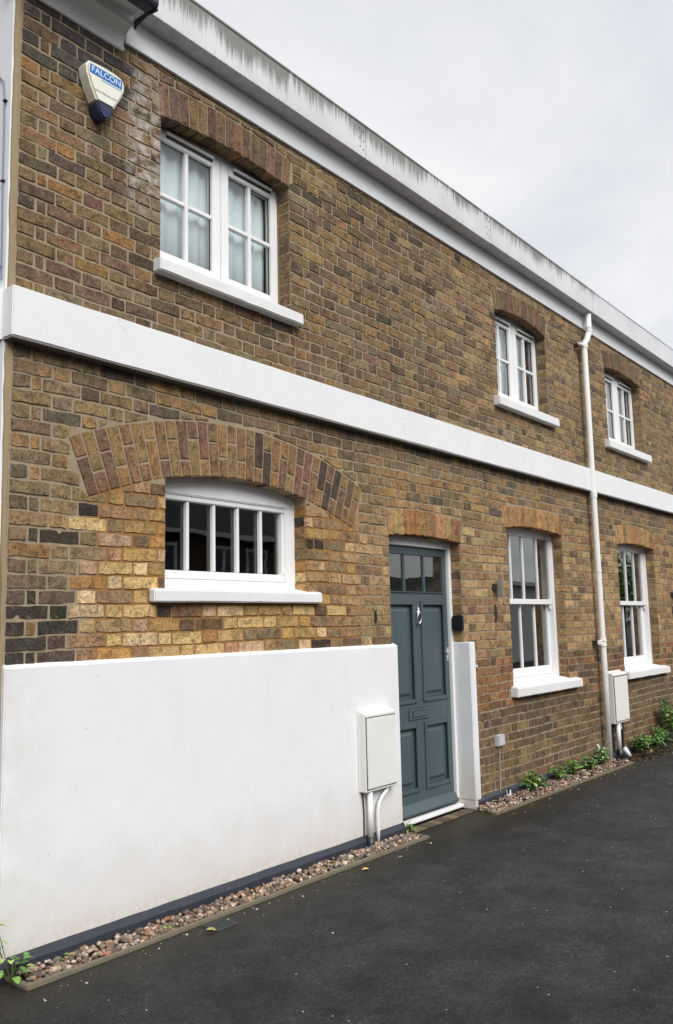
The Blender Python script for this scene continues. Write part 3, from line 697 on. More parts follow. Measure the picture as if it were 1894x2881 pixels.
# --- door
dfr = hp(empty('door_frame'))
b = mb(); b.box(5.36, 5.437, .10, .20, -1.50, .78); b.box(6.397, 6.46, .10, .20, -1.50, .78); b.prism([(5.437, .628), (6.397, .628), (6.397, .75), (5.437, .75)], 'y', .101, .20); b.build('frame', FRAME, dfr, bevel=.004)
mb().prism([(.052, -1.535), (.052, -1.516), (.09, -1.508), (.19, -1.503), (.19, -1.535)], 'x', 5.402, 6.421).build('threshold', FRAME, dfr, bevel=.003)
door = hp(mb().box(5.440, 6.395, .150, .19, -1.498, .624).build('front_door', DOOR))
dp = lambda nm, bb, m=DOOR, **k: bb.build(nm, m, door, **k)
zr = [(-1.498, -1.318), (-.812, -.628), (.170, .255), (.560, .624)]
b = mb(); b.box(5.440, 5.508, .128, .15, -1.498, .624); b.box(6.333, 6.395, .128, .15, -1.498, .624)
for a_, b_ in zr: b.box(5.508, 6.333, .129, .15, a_, b_)
b.box(5.862, 5.980, .1285, .15, -1.318, -.812); b.box(5.862, 5.980, .1285, .15, -.628, .170); dp('stile_and_rail', b, bevel=.002)
for x0, x1 in ((5.508, 5.862), (5.980, 6.333)):
    for z0, z1 in ((-1.318, -.812), (-.628, .170)):
        b = mb()                                # bolection moulding round the panel
        for (p, q, r_, s_) in ((x0 - .012, x0 + .022, z0 - .012, z1 + .012), (x1 - .022, x1 + .012, z0 - .012, z1 + .012)): b.box(p, q, .116, .1275, r_, s_)
        for (r_, s_) in ((z0 - .012, z0 + .022), (z1 - .022, z1 + .012)): b.box(x0 + .022, x1 - .022, .1165, .1275, r_, s_)
        dp('panel_moulding', b, bevel=.004)
        i1, i2 = .048, .072
        b = mb(); q = [(x0 + .02, z0 + .02), (x1 - .02, z0 + .02), (x1 - .02, z1 - .02), (x0 + .02, z1 - .02)]
        ins = lambda d, y: [(x0 + d, y, z0 + d), (x1 - d, y, z0 + d), (x1 - d, y, z1 - d), (x0 + d, y, z1 - d)]
        b.add(ins(.02, .149) + ins(i1, .147) + ins(i2, .134), [(k, (k + 1) % 4, (k + 1) % 4 + 4, k + 4) for k in range(4)] + [(k + 4, (k + 1) % 4 + 4, (k + 1) % 4 + 8, k + 8) for k in range(4)] + [(8, 9, 10, 11)])
        dp('raised_panel', b)
GINT = mat_plain('dark_hall', (.02, .018, .016), .8, .2)
dp('glazing_backing', mb().box(5.508, 6.333, .1475, .1495, .258, .557), GINT)
for a_, b_ in ((5.512, 5.744), (5.776, 6.036), (6.068, 6.329)): dp('pane', mb().box(a_, b_, .142, .146, .258, .557), GLASS)
for xm in (5.760, 6.052): dp('glazing_bar', mb().box(xm - .015, xm + .015, .131, .1465, .2552, .5598), bevel=.004)
dp('glazing_bead', mb().box(5.508, 6.333, .118, .1285, .247, .2565), bevel=.003)
dp('weatherboard', mb().prism([(.1275, -1.405), (.122, -1.408), (.075, -1.470), (.075, -1.485), (.1275, -1.485)], 'x', 5.442, 6.388), bevel=.003)
b = mb(); b.box(5.752, 6.042, .121, .1288, -.772, -.678); dp('letter_plate', b, bevel=.004)
dp('letter_flap', mb().box(5.800, 5.995, .115, .1208, -.750, -.700), bevel=.003)
b = mb(); b.tube([(5.921, .128, .085), (5.921, .108, .085)], .017, 12); b.tube([(5.921, .116, .135), (5.921, .112, .10), (5.921, .112, .085)], [.004, .009, .010], 10)
ring = [(5.921 + .030 * math.sin(t), .106 - .006 * math.cos(t), .040 + .048 * math.cos(t)) for t in [2 * PI * i / 16 for i in range(17)]]
b.tube(ring, .0065, 8, caps=False); dp('door_knocker', b, CHROME, smooth=True)
b = mb(); b.box(6.318, 6.372, .118, .1278, -.325, -.215); b.tube([(6.345, .118, -.255), (6.345, .100, -.255)], .019, 14); b.tube([(6.345, .118, -.298), (6.345, .108, -.298)], .010, 10); dp('door_lock', b, CHROME, bevel=.002)

# --- rooms behind the windows
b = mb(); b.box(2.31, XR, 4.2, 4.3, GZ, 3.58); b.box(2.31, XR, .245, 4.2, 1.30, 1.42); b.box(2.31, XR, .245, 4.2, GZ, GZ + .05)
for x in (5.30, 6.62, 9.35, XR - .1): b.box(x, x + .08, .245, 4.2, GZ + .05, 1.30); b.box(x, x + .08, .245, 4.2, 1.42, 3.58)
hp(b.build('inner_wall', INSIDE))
def curtain(x0, x1, z0, z1, y, folds, mat, label, amp=.022):
    b = mb(); n = folds * 8; P = []
    for i in range(n + 1):
        x = x0 + (x1 - x0) * i / n; f = math.sin(2 * PI * folds * i / n + .7 * math.sin(i * .21)) * amp
        P += [(x, y + f, z0), (x + .006 * math.sin(i), y + f * .85, z1), (x + .006 * math.sin(i), y + f * .85 + .003, z1), (x, y + f + .003, z0)]
    b.add(P, [(i * 4 + k, i * 4 + (k + 1) % 4, (i + 1) * 4 + (k + 1) % 4, (i + 1) * 4 + k) for i in range(n) for k in range(4)])
    return tag(b.build('curtain', mat, smooth=True), label, 'curtain')
curtain(3.125, 3.70, 2.10, 3.10, .195, 6, NET, 'pale net curtain behind the left sash of the wide upper window', .010)
curtain(3.71, 4.215, 2.10, 3.10, .195, 5, NET, 'pale net curtain behind the right sash of the wide upper window', .010)
curtain(7.30, 8.15, 2.10, 3.07, .20, 9, CURT, 'white curtain in the upper window left of the drainpipe', .014)
curtain(10.1, 11.06, 2.10, 3.10, .20, 10, CURT, 'white curtain in the upper window right of the drainpipe', .014)
curtain(8.60, 9.05, -.6, 1.1, .30, 4, CURTG, 'grey curtain at right of the sash window nearest the door')
curtain(11.52, 12.0, -.6, 1.1, .30, 4, CURTG, 'grey curtain at right of the sash window beyond the drainpipe')

# ------------------------------------------------------------------ things fixed to the front
# alarm box: a rounded shield with a navy lens
al = tag(empty('alarm_box', loc=(2.655, 0, 2.8)), 'cream shield shaped alarm box with blue name strip below the cornice', 'alarm box')
def ap(nm, bb, m, **k):
    o = bb.build(nm, m, None, **k); o.parent = al; o.matrix_parent_inverse = Matrix.Translation(-al.location); return o
sh = [(2.532, 3.075), (2.536, 3.094), (2.552, 3.108), (2.60, 3.114), (2.66, 3.117), (2.72, 3.115), (2.762, 3.108), (2.782, 3.092), (2.788, 3.070), (2.785, 3.035), (2.765, 2.985), (2.715, 2.892), (2.604, 2.892), (2.566, 2.965), (2.54, 3.03)]
ap('alarm_cover', mb().prism(sh, 'y', .0, -.088), ALARMW, bevel=.011, seg=3)
ln = [(2.599, 2.897), (2.720, 2.897), (2.706, 2.864), (2.692, 2.832), (2.672, 2.812), (2.655, 2.806), (2.638, 2.812), (2.620, 2.834), (2.608, 2.864)]
ap('alarm_lens', mb().prism(ln, 'y', .0, -.0895), NAVY, bevel=.010, seg=3)
ap('name_strip', mb().box(2.553, 2.766, -.0893, -.0885, 3.036, 3.088), BLUE)
ap('underline_print', mb().box(2.63, 2.764, -.0891, -.0885, 3.022, 3.030), PALEP)
def text(s, x, z, size, mat, par, w=None, y=-.0895):
    cu_ = bpy.data.curves.new('lettering', 'FONT'); cu_.body = s; cu_.size = size; cu_.align_x = 'CENTER'; cu_.align_y = 'CENTER'; cu_.extrude = .0002
    o = bpy.data.objects.new('lettering', cu_); C.objects.link(o); bpy.context.view_layer.update()
    me = bpy.data.meshes.new_from_object(o.evaluated_get(bpy.context.evaluated_depsgraph_get())); me.name = 'lettering'
    bpy.data.objects.remove(o); me.materials.clear(); me.materials.append(mat.m)
    q = link('lettering', me, None)
    xs = [v.co.x for v in me.vertices]; k = w / (max(xs) - min(xs)) if w else 1
    q.parent = par; q.matrix_local = Matrix.Translation(Vector((x, y, z)) - par.location) @ Matrix.Rotation(PI / 2, 4, 'X') @ Matrix.Diagonal((k, 1, 1, 1))
    return q
text('FALCON', 2.660, 3.062, .050, WHITEP, al, .190)
text('www.falcon.com', 2.660, 2.952, .021, GREYT, al, .145)

# drainpipe
dpipe = tag(empty('drainpipe', loc=(9.30, -.08, GZ)), 'white cast iron drainpipe with a swan neck running down the front', 'drainpipe')
def pp(nm, bb, m=PIPE, **k):
    o = bb.build(nm, m, None, **k); o.parent = dpipe; o.matrix_parent_inverse = Matrix.Translation(-dpipe.location); return o
pts = [(9.435, -.092, 3.585), (9.435, -.092, 3.33)] + [(9.435 - .13 * t - .012 * math.sin(2 * PI * t), -.092 + .010 * t, 3.33 - .14 * t - .02 * math.sin(PI * t)) for t in (.15, .35, .5, .65, .85, 1)] + [(9.292, -.080, 3.12), (9.292, -.080, 1.42), (9.296, -.080, .6), (9.304, -.078, -.4), (9.300, -.078, GZ)]
pp('pipe', mb().tube(pts, .034, 16), smooth=True)
for z, rr in ((3.40, .040), (3.36, .041), (3.345, .041), (3.15, .042), (3.128, .042)):
    x = 9.435 if z > 3.3 else 9.296
    pp('collar', mb().tube([(x, -.09 if z > 3.3 else -.08, z - .010), (x, -.09 if z > 3.3 else -.08, z + .010)], rr, 16))
pp('bracket', mb().box(9.165, 9.27, -.095, -.05, 3.128, 3.165), bevel=.008); pp('bracket', mb().box(9.17, 9.20, -.055, .01, 3.115, 3.155), IRON)
pp('collar', mb().tube([(9.294, -.08, 1.36), (9.294, -.08, 1.425)], [.040, .043], 16)); pp('collar', mb().tube([(9.297, -.08, .52), (9.297, -.08, .545)], .038, 16))
for z in (-.235, -.29): pp('collar', mb().tube([(9.302, -.078, z - .012), (9.302, -.078, z + .012)], .044, 16))
pp('collar', mb().tube([(9.302, -.078, -.29), (9.302, -.078, -.235)], .039, 16)); pp('bracket', mb().box(9.19, 9.27, -.085, -.055, -.285, -.235), bevel=.008)
pp('bracket', mb().box(9.19, 9.225, -.06, .012, -.29, -.24), IRON)
hk = tag(mb().tube([(9.105, -.028, -1.345), (9.15, -.032, -1.40), (9.20, -.036, -1.432), (9.225, -.04, -1.43), (9.25, -.045, -1.39)], .010, 8).build('wire_hook', PIPE, smooth=True), 'small rusty white wire hook beside the foot of the drainpipe', 'hook')

def meter(x0, x1, z0, z1, yb, yf, label, pipes, second=False):
    r = tag(empty('meter_box', loc=((x0 + x1) / 2, yb, z0)), label, 'meter box')
    P = lambda nm, bb, m=CREAM, **k: (lambda o: (setattr(o, 'parent', r), setattr(o, 'matrix_parent_inverse', Matrix.Translation(-r.location)), o)[2])(bb.build(nm, m, None, **k))
    P('box_body', mb().prism([(yb, z0), (yf, z0), (yf, z1 - .012), (yf + .006, z1), (yb, z1 + .014)], 'x', x0, x1), bevel=.006)
    P('box_lip', mb().box(x0 - .008, x1 + .008, yb - .012, yb, z0 + .0, z1 + .024), bevel=.004)
    P('door_gap', mb().box(x0 + .006, x1 - .006, yf - .0014, yf - .0004, z0 + .016, z1 - .027), GREYD)
    P('box_door', mb().box(x0 + .012, x1 - .012, yf - .009, yf - .001, z0 + .022, z1 - .034), bevel=.004)
    for (a_, b_, z) in ((x0 + .07, x0 + .16, z1 - .062), (x0 + .19, x1 - .06, z1 - .062), (x0 + .06, x1 - .05, z0 + .055)): P('vent_slot', mb().box(a_, b_, yf - .0098, yf - .0085, z, z + .004), GREYW)
    P('door_catch', mb().tube([(x0 + .040, yf - .006, (z0 + z1) / 2 - .02), (x0 + .040, yf - .0115, (z0 + z1) / 2 - .02)], .007, 10), GREYW)
    pipes(P)
def p1(P):
    P('service_pipe', mb().tube([(4.952, -.068, -1.15), (4.950, -.068, -1.49)], .020, 14), FRAME, smooth=True)
    P('pipe_boot', mb().tube([(4.950, -.068, -1.47), (4.950, -.066, -1.60)], [.029, .032], 12), BLACKP, smooth=True)
    c = [(5.185, -.066, -1.15), (5.155, -.066, -1.19), (5.10, -.066, -1.222), (5.06, -.066, -1.262), (5.042, -.066, -1.32), (5.042, -.066, -1.44), (5.040, -.066, -1.53)]
    P('service_pipe', mb().tube(c, [.014] * 6 + [.011], 12), FRAME, smooth=True)
    P('cable', mb().tube([(4.905, -.038, -1.16), (4.918, -.038, -1.3), (4.916, -.038, -1.47)], .005, 6), IRON)
meter(4.880, 5.250, -1.165, -.625, -.0305, -.095, 'cream meter box on the white rendered wall left of the door', p1)
def p2(P):
    P('service_pipe', mb().tube([(9.64, -.06, -1.15), (9.64, -.06, -1.47)], .025, 14), CREAM, smooth=True)
    P('pipe_boot', mb().tube([(9.645, -.06, -1.455), (9.66, -.06, -1.60)], [.034, .04], 12), BLACKP, smooth=True)
    P('service_pipe', mb().tube([(9.755, -.075, -1.46), (9.855, -.10, -1.575)], .027, 12), FRAME, smooth=True)
    P('small_box', mb().box(9.69, 9.79, -.05, -.002, -1.255, -1.170), GREYP, bevel=.006)
    P('cable', mb().tube([(9.875, -.02, -1.16), (9.872, -.02, -1.5)], .014, 8), IRON); P('cable', mb().tube([(9.575, -.02, -1.16), (9.60, -.02, -1.5)], .010, 8), IRON)
meter(9.500, 9.930, -1.168, -.615, -.002, -.090, 'cream meter box on the bricks beside the foot of the drainpipe', p2, True)

o = tag(empty('junction_box', loc=(6.945, 0, -1.1)), 'small grey junction box with a thin cable on the bricks below the sash window', 'junction box')
for nm, bb, m in (('box_body', mb().box(6.885, 7.010, -.042, 0, -1.098, -1.000), GREYP), ('box_lid', mb().box(6.892, 7.003, -.047, -.0425, -1.092, -1.006), GREYP)):
    q = bb.build(nm, m, None, bevel=.005); q.parent = o; q.matrix_parent_inverse = Matrix.Translation(-o.location)
q = mb().tube([(6.955, -.012, -1.09), (6.95, -.010, -1.28), (6.935, -.012, -1.50)], .006, 6).build('cable', ZINC); q.parent = o; q.matrix_parent_inverse = Matrix.Translation(-o.location)
tag(mb().tube([(6.998, -.060, -1.48), (7.0, -.06, -1.60)], .022, 12).build('pipe_stub', GREYP, smooth=True), 'short grey pipe stub standing in the gravel below the junction box', 'pipe')
tag(mb().tube([(6.975, -.075, -1.46), (6.98, -.07, -1.50), (7.02, -.06, -1.50), (7.06, -.05, -1.46)], .009, 6).build('iron_clip', IRON), 'rusty iron clip at the top of the grey pipe stub', 'clip')

d = tag(empty('doorbell_camera', loc=(6.43, 0, 0)), 'black doorbell box on the brick reveal right of the door', 'doorbell')
for nm, bb in (('bell_body', mb().box(6.395, 6.437, -.012, .088, -.068, .058)), ('bell_button', mb().tube([(6.395, .04, -.03), (6.388, .04, -.03)], .014, 12))):
    q = bb.build(nm, BLACKP, None, bevel=.008 if nm == 'bell_body' else 0); q.parent = d; q.matrix_parent_inverse = Matrix.Translation(-d.location)
d = tag(empty('bell_push', loc=(6.62, 0, -.385)), 'small round metal bell push on the bricks right of the white post', 'bell push')
for nm, bb, m in (('bell_plate', mb().tube([(6.618, .0, -.385), (6.618, -.012, -.385)], [.030, .027], 20), CHROME), ('bell_button', mb().tube([(6.618, -.012, -.385), (6.618, -.018, -.385)], .010, 12), GREYW)):
    q = bb.build(nm, m, None); q.parent = d; q.matrix_parent_inverse = Matrix.Translation(-d.location)
def shutter_iron(x, z, label, lab2):
    d = tag(empty('shutter_bracket', loc=(x, 0, z)), label, 'bracket', 'old iron fixings on the front')
    for nm, bb, m in (('strap', mb().prism([(-.005, z - .085), (-.075, z - .085), (-.070, z + .085), (-.005, z + .075)], 'x', x - .006, x + .006), ZINC), ('lug', mb().box(x - .075, x - .006, -.022, .005, z - .025, z + .035), IRON), ('pin', mb().tube([(x - .05, -.03, z - .075), (x - .045, -.03, z + .015)], .010, 8), IRON)):
        q = bb.build(nm, m, None, bevel=.002 if nm == 'strap' else 0); q.parent = d; q.matrix_parent_inverse = Matrix.Translation(-d.location)
    b = mb(); n = 9
    out = [(x - .03 + .026 * math.cos(t) * (1 + .2 * math.sin(3 * t)), z - .235 + .085 * math.sin(t)) for t in [2 * PI * i / n for i in range(n)]]
    b.prism(out, 'y', .002, -.010); tag(b.build('iron_stub', IRON, bevel=.003), lab2, 'iron stub', 'old iron fixings on the front')
shutter_iron(7.045, .305, 'dull metal shutter bracket on the bricks between door and sash window', 'dark iron stub under the bracket right of the door')
shutter_iron(12.05, .305, 'dull metal shutter bracket at the far right edge of the front', 'dark iron stub under the bracket at the far right edge')
b = mb(); b.prism([(5.145, .02), (5.165, .0), (5.18, .03), (5.178, .075), (5.165, .105), (5.152, .06)], 'y', .002, -.012)
tag(b.build('iron_stub', IRON, bevel=.003), 'dark iron stub in the bricks just left of the door', 'iron stub', 'old iron fixings on the front')

cb = tag(empty('cable', loc=(2.14, 0, 1.75)), 'thin cable clipped down the white side wall at the left edge', 'cable')
Q = lambda nm, bb, m: (lambda o: (setattr(o, 'parent', cb), setattr(o, 'matrix_parent_inverse', Matrix.Translation(-cb.location))))(bb.build(nm, m, None))
Q('wire', mb().tube([(2.143, .2, 2.93), (2.143, .125, 2.89), (2.143, .075, 2.84), (2.143, .061, 2.75), (2.143, .056, 2.6), (2.143, .053, 2.3), (2.143, .045, 2.0), (2.143, .038, 1.75)], .0045, 6), GREYT)
Q('bend_cover', mb().tube([(2.143, .2, 2.93), (2.143, .14, 2.905), (2.143, .118, 2.875)], .010, 8), BLACKP)
for z in (2.72, 2.28, 1.82): Q('clip', mb().box(2.134, 2.150, .04, .062, z - .004, z + .004), IRON)

# ------------------------------------------------------------------ kerb edgings, gravel, step pavers, drain
kz = GZ + .016
def kerb(pts):
    b = mb(); (xa, ya), (xb, yb) = pts; n = 14; d = Vector((xb - xa, yb - ya)).normalized(); nn = Vector((-d.y, d.x)) * .017; P = []
    for i in range(n + 1):
        c = Vector((xa, ya)).lerp(Vector((xb, yb)), i / n); j = R.uniform(-.0025, .0025); c = c + nn * j * 60
        P += [(c.x - nn.x, c.y - nn.y, GZ - .05), (c.x - nn.x, c.y - nn.y, kz + j), (c.x + nn.x, c.y + nn.y, kz + j), (c.x + nn.x, c.y + nn.y, GZ - .05)]
    b.add(P, [(i * 4 + k, i * 4 + (k + 1) % 4, (i + 1) * 4 + (k + 1) % 4, (i + 1) * 4 + k) for i in range(n) for k in range(4)] + [(3, 2, 1, 0), tuple(n * 4 + k for k in range(4))])
    return tag(b.build('kerb', KERB, bevel=.004), 'thin concrete edging strip round the gravel', kind='structure')
kerb(((2.215, -.218), (5.42, -.218))); kerb(((2.232, -.201), (2.232, -.05))); kerb(((5.425, -.235), (5.44, .02)))
kerb(((6.36, -.268), (9.4, -.292))); kerb(((6.378, -.25), (6.50, -.035)))
SG = [lin(*c) for c in ((140, 116, 96), (120, 102, 88), (156, 134, 112), (106, 97, 90), (164, 142, 126), (134, 100, 80), (88, 79, 72), (176, 158, 138), (150, 112, 86), (118, 110, 102), (190, 176, 158), (96, 76, 66))]
def pebble_geo(r, s, col):
    bmx = bmesh.new(); bmesh.ops.create_icosphere(bmx, subdivisions=1, radius=1)
    sx, sy, sz = s * r.uniform(.85, 1.35), s * r.uniform(.75, 1.05), s * r.uniform(.55, .8); M = Matrix.Rotation(r.uniform(0, 6.3), 3, 'Z') @ Matrix.Rotation(r.uniform(-.5, .5), 3, 'X')
    v = [M @ Vector((p.co.x * sx, p.co.y * sy, p.co.z * sz)) * r.uniform(.93, 1.07) for p in bmx.verts]; f = [tuple(x.index for x in fc.verts) for fc in bmx.faces]; bmx.free(); return v, f
def gravel(x0, x1, y0, y1, n, big, label, rnd):
    bed = tag(mb().box(x0, x1, y0, y1, GZ - .04, GZ - .006).build('gravel_bed', SOIL), label, kind='structure')
    var = []
    for i in range(24):
        col = SG[i % 12]; v, f = pebble_geo(rnd, 1.0, col); m_ = mb(); m_.add(v, f, col); var.append((v, f, col, m_.mesh('pebble', PEB, smooth=True, tint=True)))
    items = []
    for i in range(n):
        x, y = rnd.uniform(x0 + .01, x1 - .01), rnd.uniform(y0 + .012, y1 - .008); s = rnd.choice((.010, .012, .014, .016, .020))
        h = GZ - .004 + rnd.choice((0, .010, .018)) + .014 * (y - y0) / (y1 - y0)
        items.append((x, y, h, s, rnd.randrange(24), rnd.uniform(0, 6.3)))
    items.sort(key=lambda t: t[0] - t[2] * 8 - (t[1] < y1 - .02) * .05)
    st = mb()
    for k, (x, y, h, s, vi, rz) in enumerate(items):
        v, f, col, me = var[vi]
        if k < big:
            o = link('pebble', me, bed, (x, y, h)); o.rotation_euler = (0, 0, rz); o.scale = (s, s, s)
        else:
            c_, s_ = math.cos(rz), math.sin(rz); st.add([(x + s * (p.x * c_ - p.y * s_), y + s * (p.x * s_ + p.y * c_), h + s * p.z) for p in v], f, col)
    tag(st.build('gravel', PEB, bed, smooth=True, tint=True), kind='stuff')
gravel(2.25, 5.42, -.2005, -.05, 1350, 300, 'strip of rounded brown pebbles under the white rendered wall', random.Random(3))
gravel(6.40, 9.45, -.268, -.03, 1200, 120, 'strip of brown pebbles and weeds under the bricks right of the door', random.Random(4))
step = tag(mb().box(5.445, 6.47, -.075, .03, GZ - .05, GZ + .004).build('doorstep_paving', SOIL), 'row of worn block pavers at the foot of the door', kind='structure')
for i in range(9):
    x = 5.448 + i * .1145; b = mb().box(x, min(x + .108, 6.468), -.072, .028, GZ - .03, GZ + .012 + R.uniform(-.002, .002), lin(*R.choice(((112, 98, 80), (98, 86, 74), (124, 106, 84), (90, 80, 70)))))
    b.build('paver', PAVER, step, bevel=.005, tint=True)
gr = tag(empty('drain_grate', loc=(3.29, -.33, GZ)), 'dark metal drain grate in the asphalt by the gravel edging', 'drain grate')
def gp(nm, bb, m=IRON, **k):
    o = bb.build(nm, m, None, **k); o.parent = gr; o.matrix_parent_inverse = Matrix.Translation(-gr.location)
GR = mat_plain('worn_steel', (.06, .068, .07), .5, .4, .3, 30, metal=.4)
b = mb(); x0, x1, y0, y1 = 3.205, 3.350, -.385, -.262
rf = [(x0, x1, y0, y0 + .010), (x0, x1, y1 - .010, y1), (x0, x0 + .010, y0 + .010, y1 - .010), (x1 - .010, x1, y0 + .010, y1 - .010)]
for p in rf: b.box(p[0], p[1], p[2], p[3], GZ - .02, GZ + .006)
gp('grate_frame', b, GR); gp('grate_pit', mb().box(x0 + .01, x1 - .01, y0 + .01, y1 - .01, GZ - .03, GZ + .0015), BLACKP)
for i in range(9): gp('grate_bar', mb().box(x0 + .010, x1 - .010, y0 + .016 + i * .0115, y0 + .021 + i * .0115, GZ - .01, GZ + .0052), GR)

# ------------------------------------------------------------------ weeds and leaves
def blade(b, base, dirv, L, W, col, curl=.35, fold=.25, seg=3):
    d = Vector(dirv).normalized(); s = d.cross(Vector((0, 0, 1))); s = s.normalized() if s.length > .01 else Vector((1, 0, 0)); P = []
    nrm = s.cross(d).normalized()
    for i in range(seg + 1):
        t = i / seg; c = Vector(base) + d * L * t - Vector((0, 0, 1)) * curl * L * t * t; wd = W * (math.sin(PI * min(.97, .08 + t * .92)) ** .7)
        P += [c - s * wd + nrm * fold * wd, c, c + s * wd + nrm * fold * wd]
    b.add(P, [(i * 3 + k, i * 3 + k + 1, (i + 1) * 3 + k + 1, (i + 1) * 3 + k) for i in range(seg) for k in range(2)], col)
GRN = [tuple(v * 1.3 for v in lin(*c)) for c in ((86, 124, 58), (100, 138, 68), (74, 110, 52), (118, 150, 84), (64, 98, 48), (132, 152, 90))]
def weed(x, y, h, spread, n, label, rnd, thin=False, group='weeds along the foot of the wall', z=GZ, wid=1.0):
    r = tag(empty('weed', loc=(x, y, z)), label, 'weed', group); f = mb(); st = mb()
    for i in range(n):
        t = rnd.uniform(0, 2 * PI); q = spread * rnd.random() ** .6; lean = Vector((math.cos(t) * q, math.sin(t) * q * .6, h * rnd.uniform(.45, 1)))
        if y + lean.y > -.03: lean.y = -.03 - y
        st.tube([(lean.x * .25, lean.y * .25, -.01), tuple(lean * .6), tuple(lean)], .0016, 5)
        m_ = 4 if thin else 8
        for k in range(m_):
            tt = rnd.uniform(0, 6.3); p = lean * rnd.uniform(.45, 1.0); L = (rnd.uniform(.035, .075) if thin else rnd.uniform(.018, .036)) * wid
            dv = Vector((math.cos(tt), math.sin(tt) * .8, rnd.uniform(-.1, .9)))
            if y + p.y + dv.normalized().y * L > -.015: dv.y = -abs(dv.y)
            blade(f, p, dv, L, L * (.13 if thin else .36), rnd.choice(GRN), rnd.uniform(.1, .6))
    o = st.build('stem', STEMM, None); o.parent = r
    o = f.build('foliage', LEAF, None, tint=True, smooth=False); o.parent = r
rw = random.Random(21)
# broad-leaved plant at the left end: each leaf a piece
pl = tag(empty('weed', loc=(2.215, -.105, GZ)), 'leafy green weed growing at the left end of the pebble strip', 'weed', 'weeds along the foot of the wall')
st = mb()
for i in range(22):
    t = rw.uniform(0, 6.3); q = .075 * rw.random() ** .5; top = Vector((math.cos(t) * q - .015, math.sin(t) * q * .7 - .02, rw.uniform(.03, .13)))
    if i > 17: top = Vector((-.07 + rw.uniform(-.02, .01), -.01, rw.uniform(.16, .27)))
    st.tube([(0, 0, 0), tuple(top * .6), tuple(top)], .0018, 5)
    f = mb(); L = rw.uniform(.032, .055); blade(f, (0, 0, 0), (math.cos(t), math.sin(t), rw.uniform(-.1, .5)), L, L * .36, rw.choice(GRN), .5, .3, 4)
    o = f.build('leaf', LEAF, pl, tint=True); o.location = top
o = st.build('stem', STEMM, None); o.parent = pl
weed(2.52, -.09, .035, .03, 5, 'small weed among the pebbles near the left end of the strip', rw)
weed(3.05, -.16, .02, .03, 4, 'flat yellowish weed among the pebbles by the drain grate', rw)
weed(5.455, -.04, .085, .04, 9, 'tuft of grass at the corner of the door paving', rw, thin=True)
weed(4.62, -.16, .02, .03, 4, 'tiny weed in the pebbles under the near meter box', rw)
weed(7.36, -.10, 0.196, 0.125, 21, 'leafy weed nearest the door in the right pebble strip', rw, wid=1.3)
weed(7.55, -.12, 0.127, 0.075, 11, 'low weed just right of the leafy weed nearest the door', rw)
weed(7.98, -.11, 0.172, 0.163, 25, 'spreading weed midway between the door and the drainpipe', rw, wid=1.2)
weed(8.30, -.10, 0.196, 0.125, 19, 'upright weed left of the weeds at the drainpipe foot', rw, wid=1.2)
weed(8.65, -.11, 0.161, 0.163, 25, 'bushy weed a little left of the drainpipe foot', rw, wid=1.2)
weed(9.02, -.11, 0.207, 0.163, 28, 'tall green weed touching the foot of the drainpipe', rw, wid=1.2)
weed(10.15, -.12, .21, .19, 34, 'large green weed right of the angled pipe by the meter box', rw, wid=1.5)
weed(10.5, -.14, .17, .18, 28, 'green weed beyond the large weed past the meter box', rw, wid=1.4)
weed(10.85, -.11, 0.253, 0.188, 25, 'grassy weed near the right end of the base strip', rw, thin=True, wid=1.6)
weed(11.2, -.16, 0.575, 0.275, 47, 'tall green weed at the far right edge against the wall', rw, wid=2.0)
LF = mat_leaf('dead_leaf')
def fallen(x, y, col, L, label):
    f = mb(); blade(f, (0, 0, 0), (rw.uniform(-1, 1), rw.uniform(-1, 1), .12), L, L * .38, lin(*col), .12, .35, 4)
    tag(link('fallen_leaf', f.mesh('fallen_leaf', LF, tint=True), None, (x, y, GZ + .006)), label, 'leaf', 'fallen leaves on the lane')
fallen(4.535, -.357, (216, 180, 120), .045, 'pale yellow fallen leaf on the asphalt below the near meter box')
fallen(2.66, -.20, (196, 96, 48), .045, 'orange brown leaf on the pebbles near the left weed')
fallen(3.02, -.185, (210, 168, 60), .035, 'yellow leaf on the pebbles by the drain grate')
fallen(3.20, -.37, (150, 150, 90), .05, 'greenish leaf lying on the drain grate')
lit = mb()
for i in range(170):
    x, y = rw.gauss(9.95, .38), -.21 + rw.gauss(0, .055) - abs(rw.gauss(0, .05)); blade(lit, (x, y, GZ + rw.uniform(.004, .022)), (rw.uniform(-1, 1), rw.uniform(-1, 1), rw.uniform(-.05, .3)), rw.uniform(.03, .06), rw.uniform(.010, .02), lin(*rw.choice(((58, 46, 34), (44, 36, 28), (92, 70, 48), (34, 29, 24), (120, 92, 60)))), .1, .3)
tag(lit.build('leaf_litter', LF, tint=True), 'wet brown leaf litter on the asphalt by the foot of the drainpipe', 'leaf litter', kind='stuff')

gt = mb(); rg = random.Random(5)
for i in range(420):
    if i < 260: x, y = rg.uniform(2.2, 10.5), -.25 - abs(rg.gauss(0, .10))
    else: x, y = rg.uniform(1.5, 11), rg.uniform(-2.6, -.3)
    if 5.4 < x < 6.35 and y > -.26: y += .15
    v, f = pebble_geo(rg, rg.choice((.002, .003, .004, .006)), None); gt.add([(x + p.x, y + p.y, GZ + .001 + p.z) for p in v], f, lin(*rg.choice(((190, 186, 178), (120, 108, 92), (96, 84, 70), (150, 140, 126), (70, 62, 54)))))
tag(gt.build('grit', PEB, tint=True), 'loose grit and pale chips scattered on the asphalt', 'grit', kind='stuff')

